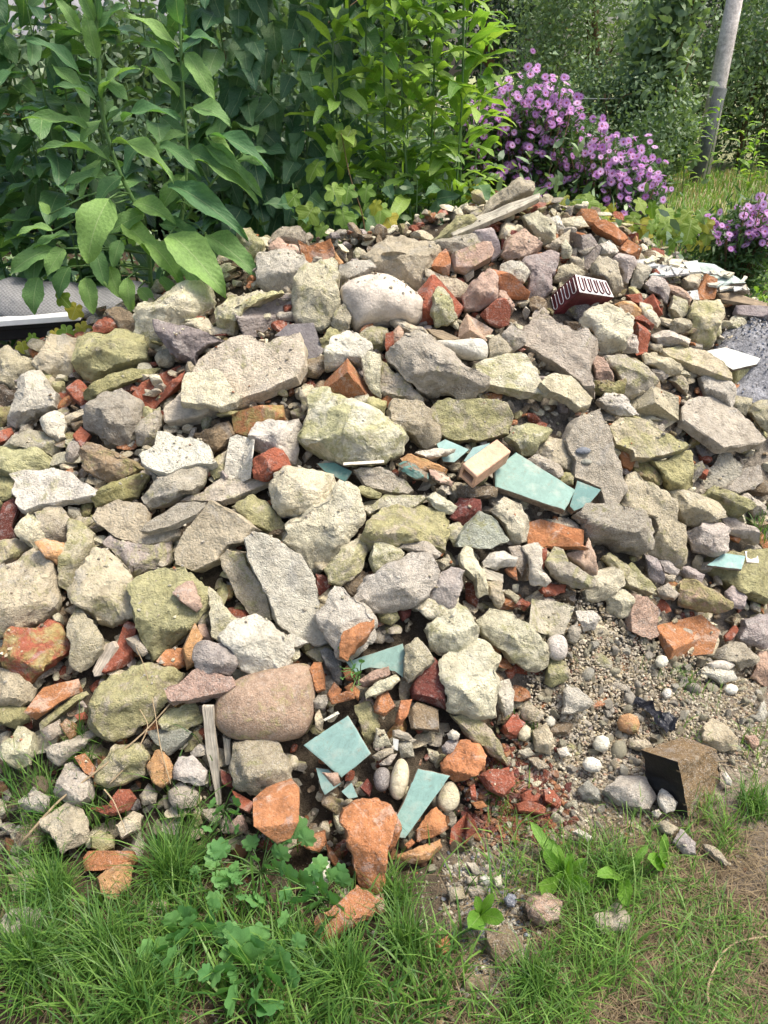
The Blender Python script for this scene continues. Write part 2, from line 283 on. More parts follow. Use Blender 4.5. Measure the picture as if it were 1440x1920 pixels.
CAT = """
A r bn .1 0|580,540 650,510 720,560 745,610 740,680 665,670 640,600|mortar_lump|porous brown mortar lump behind small red brick under the tall leafy plant
A r rd .25 2|500,620 540,590 600,565 675,555 665,625 620,650 510,660|brick_fragment|small red brick fragment lying on mossy stone below the leafy plant
A r cr .35 0|750,490 830,470 1000,400 1080,390 1145,450 1145,520 1080,600 960,640 890,720 800,715 740,650 740,580|plaster_chunk|large cream angled plaster chunk with mossy hollow under the big drooping leaves
A r dg 0 3|835,580 890,590 1000,620 1210,690 1110,720 1065,760 1055,815 1010,815 960,790 910,730 850,640|flat_stone|dark speckled grey pointed slab leaning before the cream angled chunk
A r tn .8 0|440,690 540,660 700,640 770,690 810,770 805,830 700,850 610,870 500,900 420,880 415,780|mossy_stone|rounded stone covered in green moss at left end of pile crest
A r tn .15 0|190,820 250,740 280,665 350,670 430,700 415,800 400,870 320,910 230,860|stone|tan cracked stone left of the rounded moss covered stone
A r tn .8 1|460,970 600,890 720,850 860,840 820,870 700,920 600,960 500,1010 465,1000|mossy_flat_stone|narrow mossy slab edge between rounded mossy stone and red brick
A b rd .2 0|360,960 420,900 460,930 495,1020 450,1050 400,1010|brick_fragment|dark red brick corner wedged under narrow mossy slab at left
A y rd .1 2 c=925,925|760,890 960,800 995,840 980,940 790,1065 710,950|brick_fragment|half red brick with lime crust left of the big broken cream slab
A r tn .1 0|0,750 50,730 130,790 215,850 200,900 110,960 60,960 0,910|stone|arched pale tan stone at left edge of the pile top
A r lg .1 1|210,850 260,920 320,1000 310,1060 200,1110 110,1145 55,1130 60,1060 120,960 110,910|stone|pale wedge stone leaning below the arched stone at left edge
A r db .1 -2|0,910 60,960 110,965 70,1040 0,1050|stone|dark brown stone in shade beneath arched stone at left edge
A r bn .6 -1|0,1050 65,1045 50,1130 0,1150|stone|small dark yellowish stone at left edge below the brown one
Z s cr .25 3 n=48,-12 t=55|368,672 400,650 430,630 470,628 500,638 566,618 572,680 556,706 520,722 480,737 430,757 380,777 308,792 300,768 338,735|plaster_chunk|big broken cream plaster slab carrying a smaller flat piece, upper left of pile
A s cr .1 9 n=58,-5 t=28|980,900 1010,860 1180,840 1300,990 1270,1020 1180,1045 1100,1030 975,1020|plaster_plate|flat cream plaster piece lying on the big broken cream slab
Z r gy .1 0|165,775 200,745 230,735 262,760 270,790 250,830 235,840 190,825 165,800|mortar_lump|grey brown mortar lump with red streak left of the red half brick
A r lg 0 3|615,960 650,950 680,985 650,1000 620,1005|small_stone|tiny pale stone perched on the red streaked mortar lump
Z r wh 0 2|80,785 105,770 120,780 122,820 108,828 90,812 78,798|small_stone|small white angular stone left of the red streaked lump
A r tn .3 0|350,1100 420,1070 495,1045 480,1080 430,1110 380,1140 350,1140|stone|thin tan flat stone above the red streaked mortar lump
A r tn .1 -1|840,770 900,730 950,770 930,820 860,830|small_stone|small tan stone under tip of the dark speckled slab
A r tn .2 -1|1000,600 1120,580 1190,660 1150,700 1080,660|stone|tan stone behind the dark speckled slab
A r tn .6 -1|215,860 250,840 285,880 270,930 240,910|small_stone|small mossy stone between arched stone and tan cracked stone
Z b or .5 -1|437,780 530,762 534,790 470,820 442,812|brick_fragment|orange brick with moss under right end of big broken cream slab
Z r gy .4 0|255,800 300,765 302,800 290,835 260,835|stone|grey mossy stone under left end of big broken cream slab
D r bn .3 -1|1040,110 1130,80 1230,30 1260,100 1190,180 1150,210 1130,150|stone|shaded brown stone beneath the big broken cream slab
Z r cr .6 0|445,440 470,430 495,460 492,480 470,485 450,465|stone|yellowish mossy stone at leaf tips beside the leafy plant
B r tn .05 -2|100,180 130,120 190,75 260,80 310,130 310,180 250,200 150,190|stone|tan capstone behind pink brick at crest left of curved roof tile
B r pk .05 -1|110,170 150,140 190,170 250,185 280,255 235,260 150,235 100,210|brick_fragment|pink brick between tan capstone and grey boulder at crest
B s or .1 1 n=15,10 t=14|255,140 310,175 430,140 460,245 400,270 300,300 270,220|curved_tile|curved orange roof tile fragment standing on the crest
B r lg .15 0|45,290 60,220 110,205 200,205 270,250 290,310 245,400 200,430 110,410 40,380|boulder|pale grey boulder on the crest below pink brick
B r cr .35 3|300,300 360,270 440,235 470,270 480,370 470,500 430,600 370,625 300,600 250,590 230,480 240,370|plaster_chunk|upright cream chunk with yellow flat face left of white curved shell
B r lg .05 0|480,280 600,260 665,250 675,310 600,345 480,385|stone|pale elongated stone above white curved shell
B r oy 0 -1|455,210 500,270 480,300 455,290|brick_fragment|thin orange sliver right of curved roof tile
B r tn .08 -1 T=.5|600,240 680,180 760,140 880,140 1005,180 1000,230 950,320 930,400 890,450 800,390 740,340 680,320 660,260|boulder|large pale tan boulder on crest behind white curved shell
B d sh .1 1 T=.5|480,420 530,380 600,355 690,335 760,350 850,410 945,490 920,560 890,610 800,600 720,610 620,620 570,645 545,590 500,500|plaster_shell|large smooth white curved shell of plaster near the top middle
B r tn .3 2|470,520 505,490 540,570 530,630 480,640 435,600|stone|small brown stone against left edge of white curved shell
Z y mv 0 2 c=447,602|435,575 530,545 558,580 540,612 460,632 430,615|mortar_block|mauve grey block with smooth face left of upright cream chunk
Z r cr .5 0|405,580 430,560 500,548 530,548 470,580 440,630 420,622|plaster_chunk|mossy cream chunk behind the mauve grey block
B s sl 0 2 n=40,15 t=16|130,660 200,600 340,590 370,680 400,720 380,770 300,800 285,690 250,650 190,660|slate_piece|dark slate plate standing behind the big broken cream slab
B r tn .8 0|380,690 430,620 495,655 470,700 430,760 390,740|mossy_stone|small green mossy block right of the dark slate plate
B r wh .15 2|430,760 460,690 520,640 600,680 650,720 640,750 600,830 530,800 480,830 410,850|stone|whitish angular stone above the orange red brick corner
B r bn .2 -1|290,800 400,765 435,770 410,830 360,890 300,880|stone|dark brown stone below the slate plate
B y or .3 3 c=535,880|520,785 670,965 640,990 540,1045 335,960 335,925|brick_fragment|orange red brick corner in upper middle with mossy left side
B r cr .2 3|610,790 640,755 700,760 705,900 700,990 660,970 620,890|stone|upright cream stone right of the orange red brick corner
B r gy .5 0|705,800 740,810 780,865 830,890 920,1000 920,1035 820,1010 715,1005 710,880|stone|brown grey stone with moss below the wide grey concrete piece
B r gy .15 4 T=.5|745,760 840,660 900,660 990,720 1060,740 1100,780 1200,860 1250,900 1230,930 1180,990 1080,980 1000,1000 940,980 880,930 820,890 750,810|concrete_chunk|wide grey ridged concrete piece in upper middle of the pile
B b rd 0 2|730,650 770,640 775,720 740,770 728,720|brick_fragment|small upright red brick bit left of the wide grey concrete piece
B r pk 0 2|770,640 800,610 825,640 820,680 775,710|small_stone|small pinkish stone beside the upright red brick bit
B r tn .5 0|575,660 640,615 740,620 740,650 730,730 660,750 650,710 600,690|stone|mossy tan stone below white curved shell
B b or 0 1|585,645 610,610 660,595 662,620 600,650|brick_fragment|orange brick chip under lower edge of white curved shell
B r tn .1 1|740,565 830,590 920,620 1000,690 960,700 900,690 850,665 820,630 770,615|flat_stone|thin tan slab right below the white curved shell
B b rd .05 0|900,430 990,340 1145,510 1110,570 960,600 890,600 945,490|brick_fragment|red brick wedge behind porous upright stone
B r cr .55 3|1010,395 1060,430 1110,570 1060,610 1000,610 975,540 985,460|mortar_lump|porous greenish upright lump before the red brick wedge
B r tn .1 0|950,310 1060,350 1180,400 1140,480 1080,450 1020,390 950,345|flat_stone|long tan slab right of the large pale crest boulder
B r pk .05 3|1150,450 1200,370 1290,295 1325,310 1330,400 1320,460 1240,520 1160,520|brick_fragment|pointed tan brick with raw red patch on upper slope
Z b or .1 1|925,505 960,520 992,550 988,562 945,560 930,540|brick_fragment|orange slanted brick right of the pointed brick with red patch
B b rd .05 2|1240,550 1340,460 1380,480 1400,540 1390,600 1345,620 1290,600|brick_fragment|red and mauve brick corner below the pointed brick
B r pk 0 0|1340,420 1375,410 1410,500 1410,550 1380,520 1330,460|brick_fragment|small pinkish brick behind the red and mauve corner
B y pk 0 3 c=1185,640|1170,530 1310,615 1270,680 1200,690 1125,670 1130,600|brick_fragment|pale pink wedge brick above the short grey pipe
B d lg .05 3 T=.5|985,690 1100,690 1250,675 1280,700 1275,795 1150,790 1060,750 1000,735|concrete_pipe|short grey cylindrical piece lying behind wide grey concrete
B r tn .1 2|1280,700 1340,650 1370,720 1400,750 1340,780 1290,790|small_stone|small tan wedge at right end of short grey pipe
Z r gy .2 2|940,630 960,608 985,625 985,645 960,662 945,650|stone|grey stone right above the broad yellowish slab
Z s cr .4 4 n=52,5 t=40|887,680 940,665 985,662 1010,690 1020,740 960,730 905,718 895,706|plaster_plate|broad yellowish mossy slab right of wide grey concrete
B r tn .7 0|620,1020 640,995 735,1015 720,1090 640,1060|mossy_stone|small mossy block below the upright cream stone
B r tn .3 0|255,940 330,930 345,980 290,1080 270,1030|stone|narrow tan stone left below the orange red brick corner
Z r cr .5 4 T=.5|575,790 590,735 615,735 655,765 690,760 725,790 760,820 750,850 720,865 640,860 590,845 555,830 570,800|plaster_chunk|big yellow green mossy block in upper middle above white strip
Z r tn .15 2|725,770 740,750 785,755 820,800 820,830 795,840 770,815 735,800|stone|rough tan stone between mossy block and flat brown slab
Z s tn .6 4 n=35,0 t=60|800,770 820,750 900,745 950,755 963,780 955,815 900,825 840,825 820,810|flat_stone|broad brown green slab above the teal fragments and hollow brick
B b pk .3 1|1080,240 1120,230 1280,170 1300,230 1290,260 1160,330 1100,310|brick_fragment|cream crusted red brick on crest under grey flat stone
B b mv 0 0|1200,110 1300,80 1340,170 1350,220 1300,260 1290,190 1230,170|brick_fragment|purple brown brick behind the cream crusted red brick
B b or 0 0|965,290 1000,240 1055,195 1075,270 1070,340 1030,330|brick_fragment|orange brick right of the large pale crest boulder
B r gy .3 2|1000,160 1150,120 1210,110 1245,170 1200,200 1070,230 1010,180|stone|grey cream flat stone on crest below the weathered plank
B r tn .75 0|980,160 1060,80 1110,20 1200,10 1210,50 1150,110 1050,150|mossy_flat_stone|yellow green mossy slab leaning left of the weathered plank
Z s gy 0 5 n=50,-10 t=22|840,432 880,411 960,380 1012,362 1010,372 960,396 900,422 850,442|wooden_plank|weathered grey plank lying across the crest
Z r tn .1 4|893,410 920,370 970,345 1000,345 995,365 940,390 900,412|flat_stone|tan slab on top of the weathered plank at highest point
Z s bn .4 3 n=45,10 t=12|800,616 830,620 865,635 835,638 812,628|wood_splinter|mossy wood splinter left of the pale pink wedge brick
C r pk .1 0|0,290 30,200 120,150 210,230 190,280 120,320 30,310|boulder|red brown rounded boulder near the crest right of centre
C b dr 0 -2|0,180 60,150 90,170 30,220 0,260|brick_fragment|dark red brick behind the red brown rounded boulder
C r cr .15 0|120,80 200,45 235,90 285,120 280,210 240,240 180,190 150,130|stone|tan porous stone at crest right of the weathered plank
C r wh 0 -1|240,90 310,70 340,140 290,190 270,120|stone|whitish broken stone on crest next to tan porous stone
C r cr .05 -1|330,90 430,80 470,130 390,150 345,140|stone|pale rough stone on crest behind the mauve block
C y mv 0 2 c=425,200|380,155 490,140 545,220 520,290 460,340 350,215|mortar_block|mauve cube shaped block near crest left of orange bricks
C r tn .2 1|240,240 310,190 370,150 360,190 350,240 320,250 300,265|stone|yellow tan wedge left of the mauve cube block
C r cr .3 2|320,240 350,195 380,260 370,300 330,300|small_stone|small pale yellow wedge leaning on the mauve cube block
C b or .05 0|400,75 430,40 500,60 530,130 470,130 420,95|brick_fragment|topmost orange brick on right side of the crest
C b or .05 1|490,140 530,105 600,130 680,195 640,230 560,190 510,160|brick_fragment|middle orange brick of three on right side of crest
C b or .05 1|630,250 680,200 750,265 740,300 690,300|brick_fragment|lowest orange brick of three on right side of crest
C r lg .05 0|530,230 580,210 630,265 590,300 540,280|stone|pale round stone below the three orange bricks
C r mv .05 1|600,310 640,280 720,320 720,350 680,430 655,420 650,370|stone|mauve tan rounded stone below the pale round stone
C r tn .08 1|480,350 530,285 610,320 650,400 640,480 610,510 570,430 490,400|boulder|tan rounded boulder above ribbed maroon glazed tile
C r mv .1 1|120,330 180,290 270,260 310,280 300,350 260,400 265,470 190,540 130,540 150,440|stone|elongated pinkish brown stone left of ribbed maroon tile
C r lg .05 3|0,350 60,320 110,320 150,380 120,430 60,420 0,385|mortar_lump|white crusted lump with red side left of elongated pinkish stone
C r tn .05 0|280,430 310,350 380,325 460,390 430,410 350,440|stone|tan stone directly behind ribbed maroon glazed tile
C r dg .3 -1|330,550 420,510 480,570 430,650 340,590|stone|dark mossy stone under ribbed maroon glazed tile
C r lg .05 1|430,510 500,510 550,540 480,570|small_stone|pale flat chip under white end of ribbed tile
C r tn .2 0|370,290 420,300 450,350 430,370 370,320|small_stone|small tan stone below the mauve cube block
C r gy .05 0|700,420 730,340 790,340 800,370 750,460 700,450|concrete_chunk|grey block at right end of crest beside white plaster scraps
C r mv .05 1|770,450 820,390 880,410 910,480 890,540 850,500 790,480|stone|brown mauve stone left of the upright terracotta tile
C b rd 0 0|790,360 830,360 905,430 880,425 820,395|brick_fragment|thin red brick edge above brown mauve stone
C r cr .5 1|900,580 930,500 1000,530 1005,600 950,635|mossy_stone|greenish cream block left of the big upright post stub
C b rd 0 0|670,500 750,490 760,560 700,550|brick_fragment|dull red brick below the tan rounded boulder
C y rd .05 2 c=830,560|830,490 890,550 880,600 840,625 800,590 770,540|brick_fragment|bright red brick left of the greenish cream block
C b oy .1 0|605,555 700,535 750,580 750,620 690,640 640,590|brick_fragment|tan orange brick above the big cream rounded rock
C r cr .2 2|750,540 790,560 850,650 840,670 780,640 750,590|stone|pale slanted slab between two red bricks on the right
C y rd .05 3 c=735,690|730,640 790,660 810,700 795,785 740,800 675,680|brick_fragment|red brick standing right of the big cream rounded rock
C b rd 0 1|700,630 750,605 820,670 810,690 770,650|brick_fragment|red brick chip on top of the standing red brick
C r cr .15 2 T=.45|430,650 490,570 560,545 640,580 690,640 680,700 640,790 560,810 490,790 510,740 500,700 450,680|boulder|big cream rounded rock below the ribbed maroon tile
C s gy .12 4 n=55,-25 t=65|0,700 140,650 180,580 225,560 300,640 400,680 470,680 515,730 490,790 480,880 500,990 440,990 350,900 250,840 100,760|concrete_plate|very large jagged grey concrete slab on upper right slope
C r lg .05 3|645,770 690,700 730,720 735,810 660,810|stone|small upright grey stone below standing red brick
C r gy .45 2|560,840 640,820 740,850 840,960 790,1000 720,1040 660,1040 650,970 600,900|stone|grey green angular stone right of the very large grey slab
C r pk .1 2|490,820 550,840 610,970 570,980 500,960 500,880|stone|pinkish stone at right edge of the very large grey slab
C r bn .6 1|495,960 600,980 660,960 660,1030 600,1060 500,1030|stone|mossy brown stone below the pinkish stone, right of large slab
C s tn .08 8 n=52,20 t=36|210,970 270,920 380,930 450,1000 500,1055 480,1085 425,1105 365,1060 265,1015|stone|smooth tan stone at the foot of the very large grey slab
C s tn .4 5 n=55,12 t=36|860,790 960,770 1100,800 1200,850 1250,920 1258,955 1130,910 1010,865 900,830|flat_stone|long mossy layered slab on right slope left of pale tile
C r tn .25 2|770,830 830,810 900,850 980,890 960,920 900,930 830,890 780,870|stone|tan stone under left end of the long mossy layered slab
C r lg .2 1|810,720 860,700 970,710 1010,740 1000,770 900,770 850,760|stone|pale flat stone above the long mossy layered slab
C r tn .2 1|800,760 870,770 860,810 800,790|small_stone|small tan stone below the pale flat stone on right slope
C r tn .4 2 T=.5|1010,620 1030,540 1180,530 1190,600 1150,650 1140,750 1110,785 1020,780|concrete_post|upright mossy concrete post stub beside the grey grit heap
C r tn .2 1|900,660 970,620 1020,640 1020,700 930,710|stone|tan stone against foot of the upright post stub
C s wm 0 4 n=70,10 t=10|1100,800 1210,780 1400,840 1380,870 1250,900 1200,870|ceramic_tile|pale greenish white tile tilted in front of the grey grit heap
C y cr .7 3 c=1265,905|1250,895 1370,875 1405,885 1405,1000 1270,1020 1250,960|mossy_block|square yellow green mossy block at right edge under pale tile
C r lg .1 2|1080,960 1150,945 1220,960 1260,1000 1260,1040 1230,1110 1160,1080 1100,1030|stone|pale stone left of the square mossy block
Z y tn .15 4 c=1224,757|1225,720 1278,742 1278,785 1245,805 1187,770 1185,755|stone_block|cut stone block with sharp corner on right slope
C r lg .15 2|510,1080 560,1035 610,1030 690,1070 740,1140 740,1150 600,1150 540,1110|stone|pale grey flat stone left of the cut stone block
C r tn .2 1|670,1050 720,990 800,965 815,980 760,1030 700,1065|stone|thin tan stone behind the cut stone block
C r tn .3 -1|900,960 960,920 1010,990 1000,1040 960,1010|stone|shaded tan stone under the long mossy layered slab
C r gy .3 0|805,900 850,890 900,940 870,970 830,950|small_stone|small grey stone below tan stone on right slope
C s wm 0 2 n=75,0 t=8|710,310 800,300 850,340 780,345|plaster_scrap|white plaster scrap at left end of the plasterboard litter
C s wm 0 3 n=72,8 t=8|820,330 950,340 1020,380 870,395|plaster_scrap|white plaster scrap with torn edge in middle of plasterboard litter
C s cr .1 4 n=70,0 t=14|900,300 980,305 960,340 905,330|plaster_scrap|tan crumb of plaster on top of the plasterboard litter
C s wm 0 3 n=72,-8 t=9|980,320 1060,310 1080,370 1020,375|plaster_scrap|bright white plaster scrap left of the mint board
C s mt 0 1 n=75,0 t=12|1060,320 1150,330 1320,430 1180,440 1130,395 1080,372|plaster_board|large pale mint board lying among litter on the right
C s mt 0 -1 n=75,0 t=12|1180,450 1320,445 1345,470 1180,480|plaster_board|white board edge under the large mint board
C s or .05 4 n=30,15 t=18|1060,490 1110,380 1170,410 1150,520 1070,525|terracotta_tile|upright terracotta tile in front of the pale mint board
C r tn .1 1|970,420 1020,395 1080,420 1060,480 1000,460|stone|tan brown stone left of the upright terracotta tile
C s bn 0 2 n=70,10 t=14|1160,490 1250,485 1440,540 1440,570 1190,520|wooden_board|brown wooden board at right edge over a dark gap
C b mv 0 0|1250,600 1270,560 1440,580 1440,640 1260,620|brick_fragment|purple brown brick under the wooden board at right edge
C s wm 0 3 n=50,5 t=3|1000,480 1060,470 1070,525 1020,520|paper_scrap|crumpled white scrap below left of the terracotta tile
C r pk .15 2|880,440 960,460 1020,520 1000,560 930,500|stone|pinkish slanted stone right of the brown mauve stone
F s gy .05 6 n=62,25 t=38|975,0 1020,-45 1200,-45 1320,60 1430,180 1420,195 1200,225 1110,165 985,80|concrete_plate|large smooth grey slab on right slope below pale stone
Z r tn .3 1|1400,770 1440,745 1440,810 1425,800|stone|tan stone at right photo edge above smooth grey slab
C r tn .15 1|1260,1040 1350,1060 1340,1110 1320,1150 1230,1110|stone|tan stone between pale stone and smooth grey slab at right
D s wh .25 6 n=58,-8 t=34|45,310 110,290 290,275 360,300 440,350 555,405 520,425 400,450 310,462 200,485 130,512 72,470 85,440 60,400 80,350|plaster_plate|whitish pointed plaster slab near left edge of the pile
D r cr .8 0|0,175 100,170 200,190 280,230 350,280 290,300 110,310 45,330 0,310|mossy_stone|yellow mossy stone at left edge above the whitish pointed slab
D r tn .9 -1|0,310 45,310 80,360 65,400 70,440 0,465|mossy_stone|dark green mossy stone at left edge beside whitish pointed slab
D r gy .3 0|70,130 150,70 240,90 280,130 345,180 320,230 240,200 100,185 20,165|stone|grey tan stone above the yellow mossy stone at left
D b rd .1 0|0,90 60,65 75,100 40,140 0,155|brick_fragment|red brick stub at left edge under pale wedge stone
D b rd 0 0|395,110 440,60 495,110 470,150 450,190 420,170|brick_fragment|small bright red brick bit left under the red streaked lump
D r gy .2 1|355,210 380,140 420,140 435,185 400,240 365,245|small_stone|small grey stone left of the dark brown mossy stone
D r bn .35 1|440,200 480,155 560,170 700,240 770,290 720,320 620,360 510,320 450,270|stone|dark brown mossy stone under the red streaked mortar lump
D r bn .8 0|500,440 600,390 780,310 800,330 740,430 640,460 520,490|mossy_flat_stone|brown mossy log shaped stone right of whitish pointed slab
D s wh .1 7 n=55,0 t=40|750,210 830,150 850,85 920,90 990,110 1080,120 1140,180 1145,225 1168,246 1140,258 1060,254 990,274 900,314 810,285 760,250|plaster_plate|white plaster slab with wavy edge under the big broken cream slab
D r gy .3 2|770,440 850,350 960,310 1060,260 1130,270 1090,380 1040,420 980,430 920,470 820,505 780,480|concrete_chunk|grey knobbly concrete chunk beneath the white wavy plaster slab
D y wh .15 5 c=1355,215|1240,120 1280,105 1370,135 1350,330 1260,380 1200,365|plaster_block|white upright plaster block left of small red brick
Z s gy .35 1 n=55,-10 t=30|337,938 380,920 412,895 500,895 508,902 440,932 415,940|concrete_plate|long grey slab running under the white upright block
D s tn .15 4 n=48,-5 t=36|500,540 520,490 640,450 760,470 800,510 790,570 850,605 960,612 968,645 890,672 790,700 700,680 590,632 530,580|flat_stone|curved tan slab with broken notch on left slope
D s gy .1 7 n=55,-10 t=22|750,620 840,540 960,470 1120,460 1100,495 1060,530 930,590 800,625|flat_stone|thin grey slab lying over the curved tan slab
D s tn .05 5 n=40,-18 t=60|940,725 1010,600 1130,450 1200,478 1370,600 1310,672 1225,690 1175,775 1035,840 950,800|concrete_chunk|large triangular tan concrete chunk on left slope
D r cr .4 3|80,620 150,525 220,570 285,665 190,715 110,650|stone|pale green stone under whitish pointed slab near left edge
D r tn .3 1|210,540 310,475 360,520 380,570 380,640 370,690 280,670 220,580|stone|tall tan stone right of the pale green stone at left
D r tn .5 1|380,570 440,580 520,650 510,740 440,850 370,950 330,920 340,830 380,700|mossy_stone|long mossy stone below the tall tan stone at left
D r oy .1 5|200,690 240,665 370,700 375,745 350,770 370,800 330,810 250,770|terracotta_piece|grooved tan terracotta piece lying above the big left boulder
D r tn .3 2 T=.45|0,860 120,770 190,720 260,800 325,880 330,990 310,1050 200,1110 60,1150 0,1170|boulder|big rough boulder at left edge with moss at its base
D r tn .3 3|395,960 450,830 520,730 570,740 650,780 715,840 710,920 740,1060 640,1110 600,1130 520,1110 490,1060 410,1020|mortar_lump|knobbly pebbled mortar lump right of the big left boulder
D r mv .45 -1|570,690 610,660 700,700 800,720 930,690 940,790 870,830 780,850 720,910 710,840 640,770|stone|dark purple stone with moss under the curved tan slab
Z r cr .85 2|248,1100 275,1075 340,1065 360,1090 390,1120 370,1150 350,1180 325,1210 290,1230 262,1200 258,1150|mossy_stone|bright yellow green mossy rock on lower left slope
D r pk 0 6|935,960 1000,910 1040,895 1060,950 1090,1030 1060,1055 1000,1020|small_stone|pink stone resting on the bright yellow green mossy rock
D r tn .4 0|0,680 80,665 160,710 100,760 0,840|stone|tan mossy stone at left edge above the big boulder
Z b dr .1 0|0,980 10,950 25,935 40,955 25,990 30,1010 0,1015|brick_fragment|dark red brick at left edge beside whitish pointed slab
D r wh 0 1|0,780 30,775 25,830 0,845|small_stone|small white stone at left edge above the big boulder
D r gy .2 0|370,490 430,500 445,545 410,570 370,540|small_stone|small grey stone under tip of whitish pointed slab
D r tn .5 0|1130,300 1180,230 1240,180 1210,330 1160,340|small_stone|mossy stone left of the white upright plaster block
Z r tn .65 0|435,950 475,930 510,960 535,985 535,1010 510,1005 470,985|mossy_stone|shaded mossy stone under the long grey slab
Z s tn .4 3 n=30,-15 t=40|410,1045 425,1030 455,1037 465,1065 500,1110 510,1165 470,1160 445,1120|flat_stone|tall layered tan slab left of the long pale mauve stone
Z r cr .3 3|393,1106 405,1115 425,1145 450,1165 425,1190 415,1205 400,1195 396,1140|stone|pointed cream shard standing above the mauve porous stone
E r lg .2 1|20,100 40,40 130,30 260,20 285,60 245,120 250,200 240,260 160,240 60,190 30,180|stone|pale grey stone behind the small red brick with white block
E r rd .1 5|15,290 20,240 130,170 170,190 210,270 90,350 20,330|brick_fragment|small red brick right of the white upright plaster block
E r cr .25 4|105,390 130,320 200,290 300,300 440,320 460,390 440,440 350,480 250,545 160,530 120,460|plaster_chunk|cream chunk resting on the large cream boulder in middle
E r cr .15 2 T=.45|185,660 200,590 250,545 350,480 450,430 480,380 550,410 580,490 565,620 510,710 460,770 340,840 270,740|boulder|large cream boulder in the middle of the slope
E s td .1 2 n=55,0 t=8|355,255 450,250 550,300 510,355 400,300|tile_shard|dark teal tile shard under the big mossy block
E s wh 0 7 n=50,0 t=7|500,250 600,245 720,237 720,253 600,260 500,265|tile_strip|thin white tile strip under the big mossy block
E s gy .3 3 n=45,5 t=26|555,290 600,270 700,280 830,340 880,400 850,420 740,410 620,370|flat_stone|grey slab below the thin white strip
E r tn .95 3|565,395 610,380 705,420 690,445 640,440 580,415|mossy_stone|small vivid green mossy chip below grey slab
E s cr .45 4 n=45,0 t=26|580,490 660,480 720,420 850,430 940,425 950,438 900,480 820,505 700,492 640,520|flat_stone|thin cream mossy slab above the big yellow brown oval stone
E r cr .3 4|950,440 1000,415 1110,490 1080,530 1020,520|small_stone|small pale block above the big yellow brown oval stone
E r tn .6 2 T=.4|610,670 660,560 720,510 800,500 850,510 920,490 1010,500 1060,570 1060,630 1040,730 980,720 880,690 820,700 720,690 650,710|mossy_stone|big yellow brown oval mossy stone at centre of pile
E r gy .1 4|805,715 880,670 960,690 1030,740 1000,770 920,750 860,740|stone|thin grey stone between oval mossy stone and pale grey oval rock
E r cr .45 3|650,770 670,690 710,670 780,720 830,745 780,790 680,840 655,810|stone|cream mossy stone below the big oval mossy stone
E r cr .55 2|395,830 470,770 530,690 580,670 645,730 600,820 580,860 490,910 430,890|mossy_stone|yellowish rock right below the large cream boulder
E r lg .12 4 T=.42|570,980 640,870 750,810 870,740 960,760 1020,840 990,930 930,1000 830,1040 700,1050 600,1010|boulder|large pale grey oval rock at centre of pile
E r mv 0 5|970,950 1000,880 1080,820 1150,840 1130,910 1110,1010 1060,1050 970,990|mortar_lump|rough purple grey lump right of the large pale oval rock
E r cr .3 3|880,1040 940,980 980,990 1060,1050 1110,960 1110,1050 1050,1070 980,1100 930,1070|stone|cream stone under the rough purple grey lump
Z s lg 0 6 n=36,12 t=50|458,1010 475,993 520,1010 560,1040 590,1085 600,1130 602,1165 615,1205 590,1212 550,1195 520,1170 508,1130 480,1080 460,1040|concrete_chunk|long pale mauve grey concrete chunk with white patches, centre left
Z r lg 0 5|597,1155 620,1115 627,1100 645,1105 668,1130 690,1145 700,1170 695,1195 670,1225 650,1238 637,1232 620,1205 608,1180|concrete_chunk|grey triangular chunk with broken orange brick corner at centre
Z r or 0 9|637,1232 637,1205 645,1185 665,1180 682,1172 700,1165 700,1178 685,1198 668,1218 652,1238|>brick_corner|raw orange brick stuck on tip of grey triangular chunk
E b dr 0 -1|350,850 430,870 440,910 380,980 360,950|brick_fragment|dark red brick in crevice beside the long pale mauve chunk
E r bn .1 0|510,900 600,840 650,860 620,920 570,990 520,940|stone|brown stone in shade left of large pale grey oval rock
E r tn .7 1|690,1070 790,1055 800,1090 760,1125 700,1110|small_stone|small mossy stone under the large pale grey oval rock
E b dr 0 0|790,1050 870,1030 860,1080 820,1110|brick_fragment|small dark red chip under the large pale grey oval rock
E r lg .05 4|890,200 1000,175 1100,185 1060,210 960,235|flat_stone|thin pale slab left of the white hollow brick
E r oy .3 3|810,230 850,210 960,240 1060,290 1050,320 960,300 830,260|brick_fragment|orange yellow slab left of the white hollow brick
E r td .2 4|800,260 850,245 960,310 960,355 870,330 810,290|tile_shard|teal glazed fragment below the orange yellow slab
E r pk .1 4|960,280 1040,310 1095,360 1080,380 980,350|tile_shard|pinkish layered fragment left below white hollow brick
E s tl 0 2 n=55,10 t=8|1005,150 1050,125 1180,180 1100,250 1040,245|tile_shard|teal tile shard behind left of white hollow brick
E s tl 0 3 n=60,0 t=8|1150,240 1200,170 1290,145 1290,190 1180,260|tile_shard|teal tile strip directly behind white hollow brick
E r bn .2 2|1120,380 1330,385 1320,440 1130,445|concrete_chunk|brown flat chunk supporting the white hollow brick
E r dr .05 2|1085,500 1130,450 1230,460 1240,520 1150,590 1080,560|brick_fragment|dark red stone below the white hollow brick
E s wg .35 6 n=35,8 t=40|1110,690 1180,580 1240,510 1330,560 1400,670 1390,680 1310,715 1120,710|plaster_chunk|pale mint triangular plaster piece below the hollow brick
E r cr .5 2|1065,590 1120,575 1160,610 1130,690 1100,700 1065,650|small_stone|small round mossy stone left of mint triangular piece
E r cr .35 4|1130,760 1160,715 1190,730 1260,860 1285,960 1230,975 1210,890 1150,830|stone|narrow pale green stone hanging below the mint triangle
E r lg .1 3|1255,790 1290,740 1370,730 1430,770 1420,810 1330,830 1260,820|stone|grey stone right below the mint triangular piece
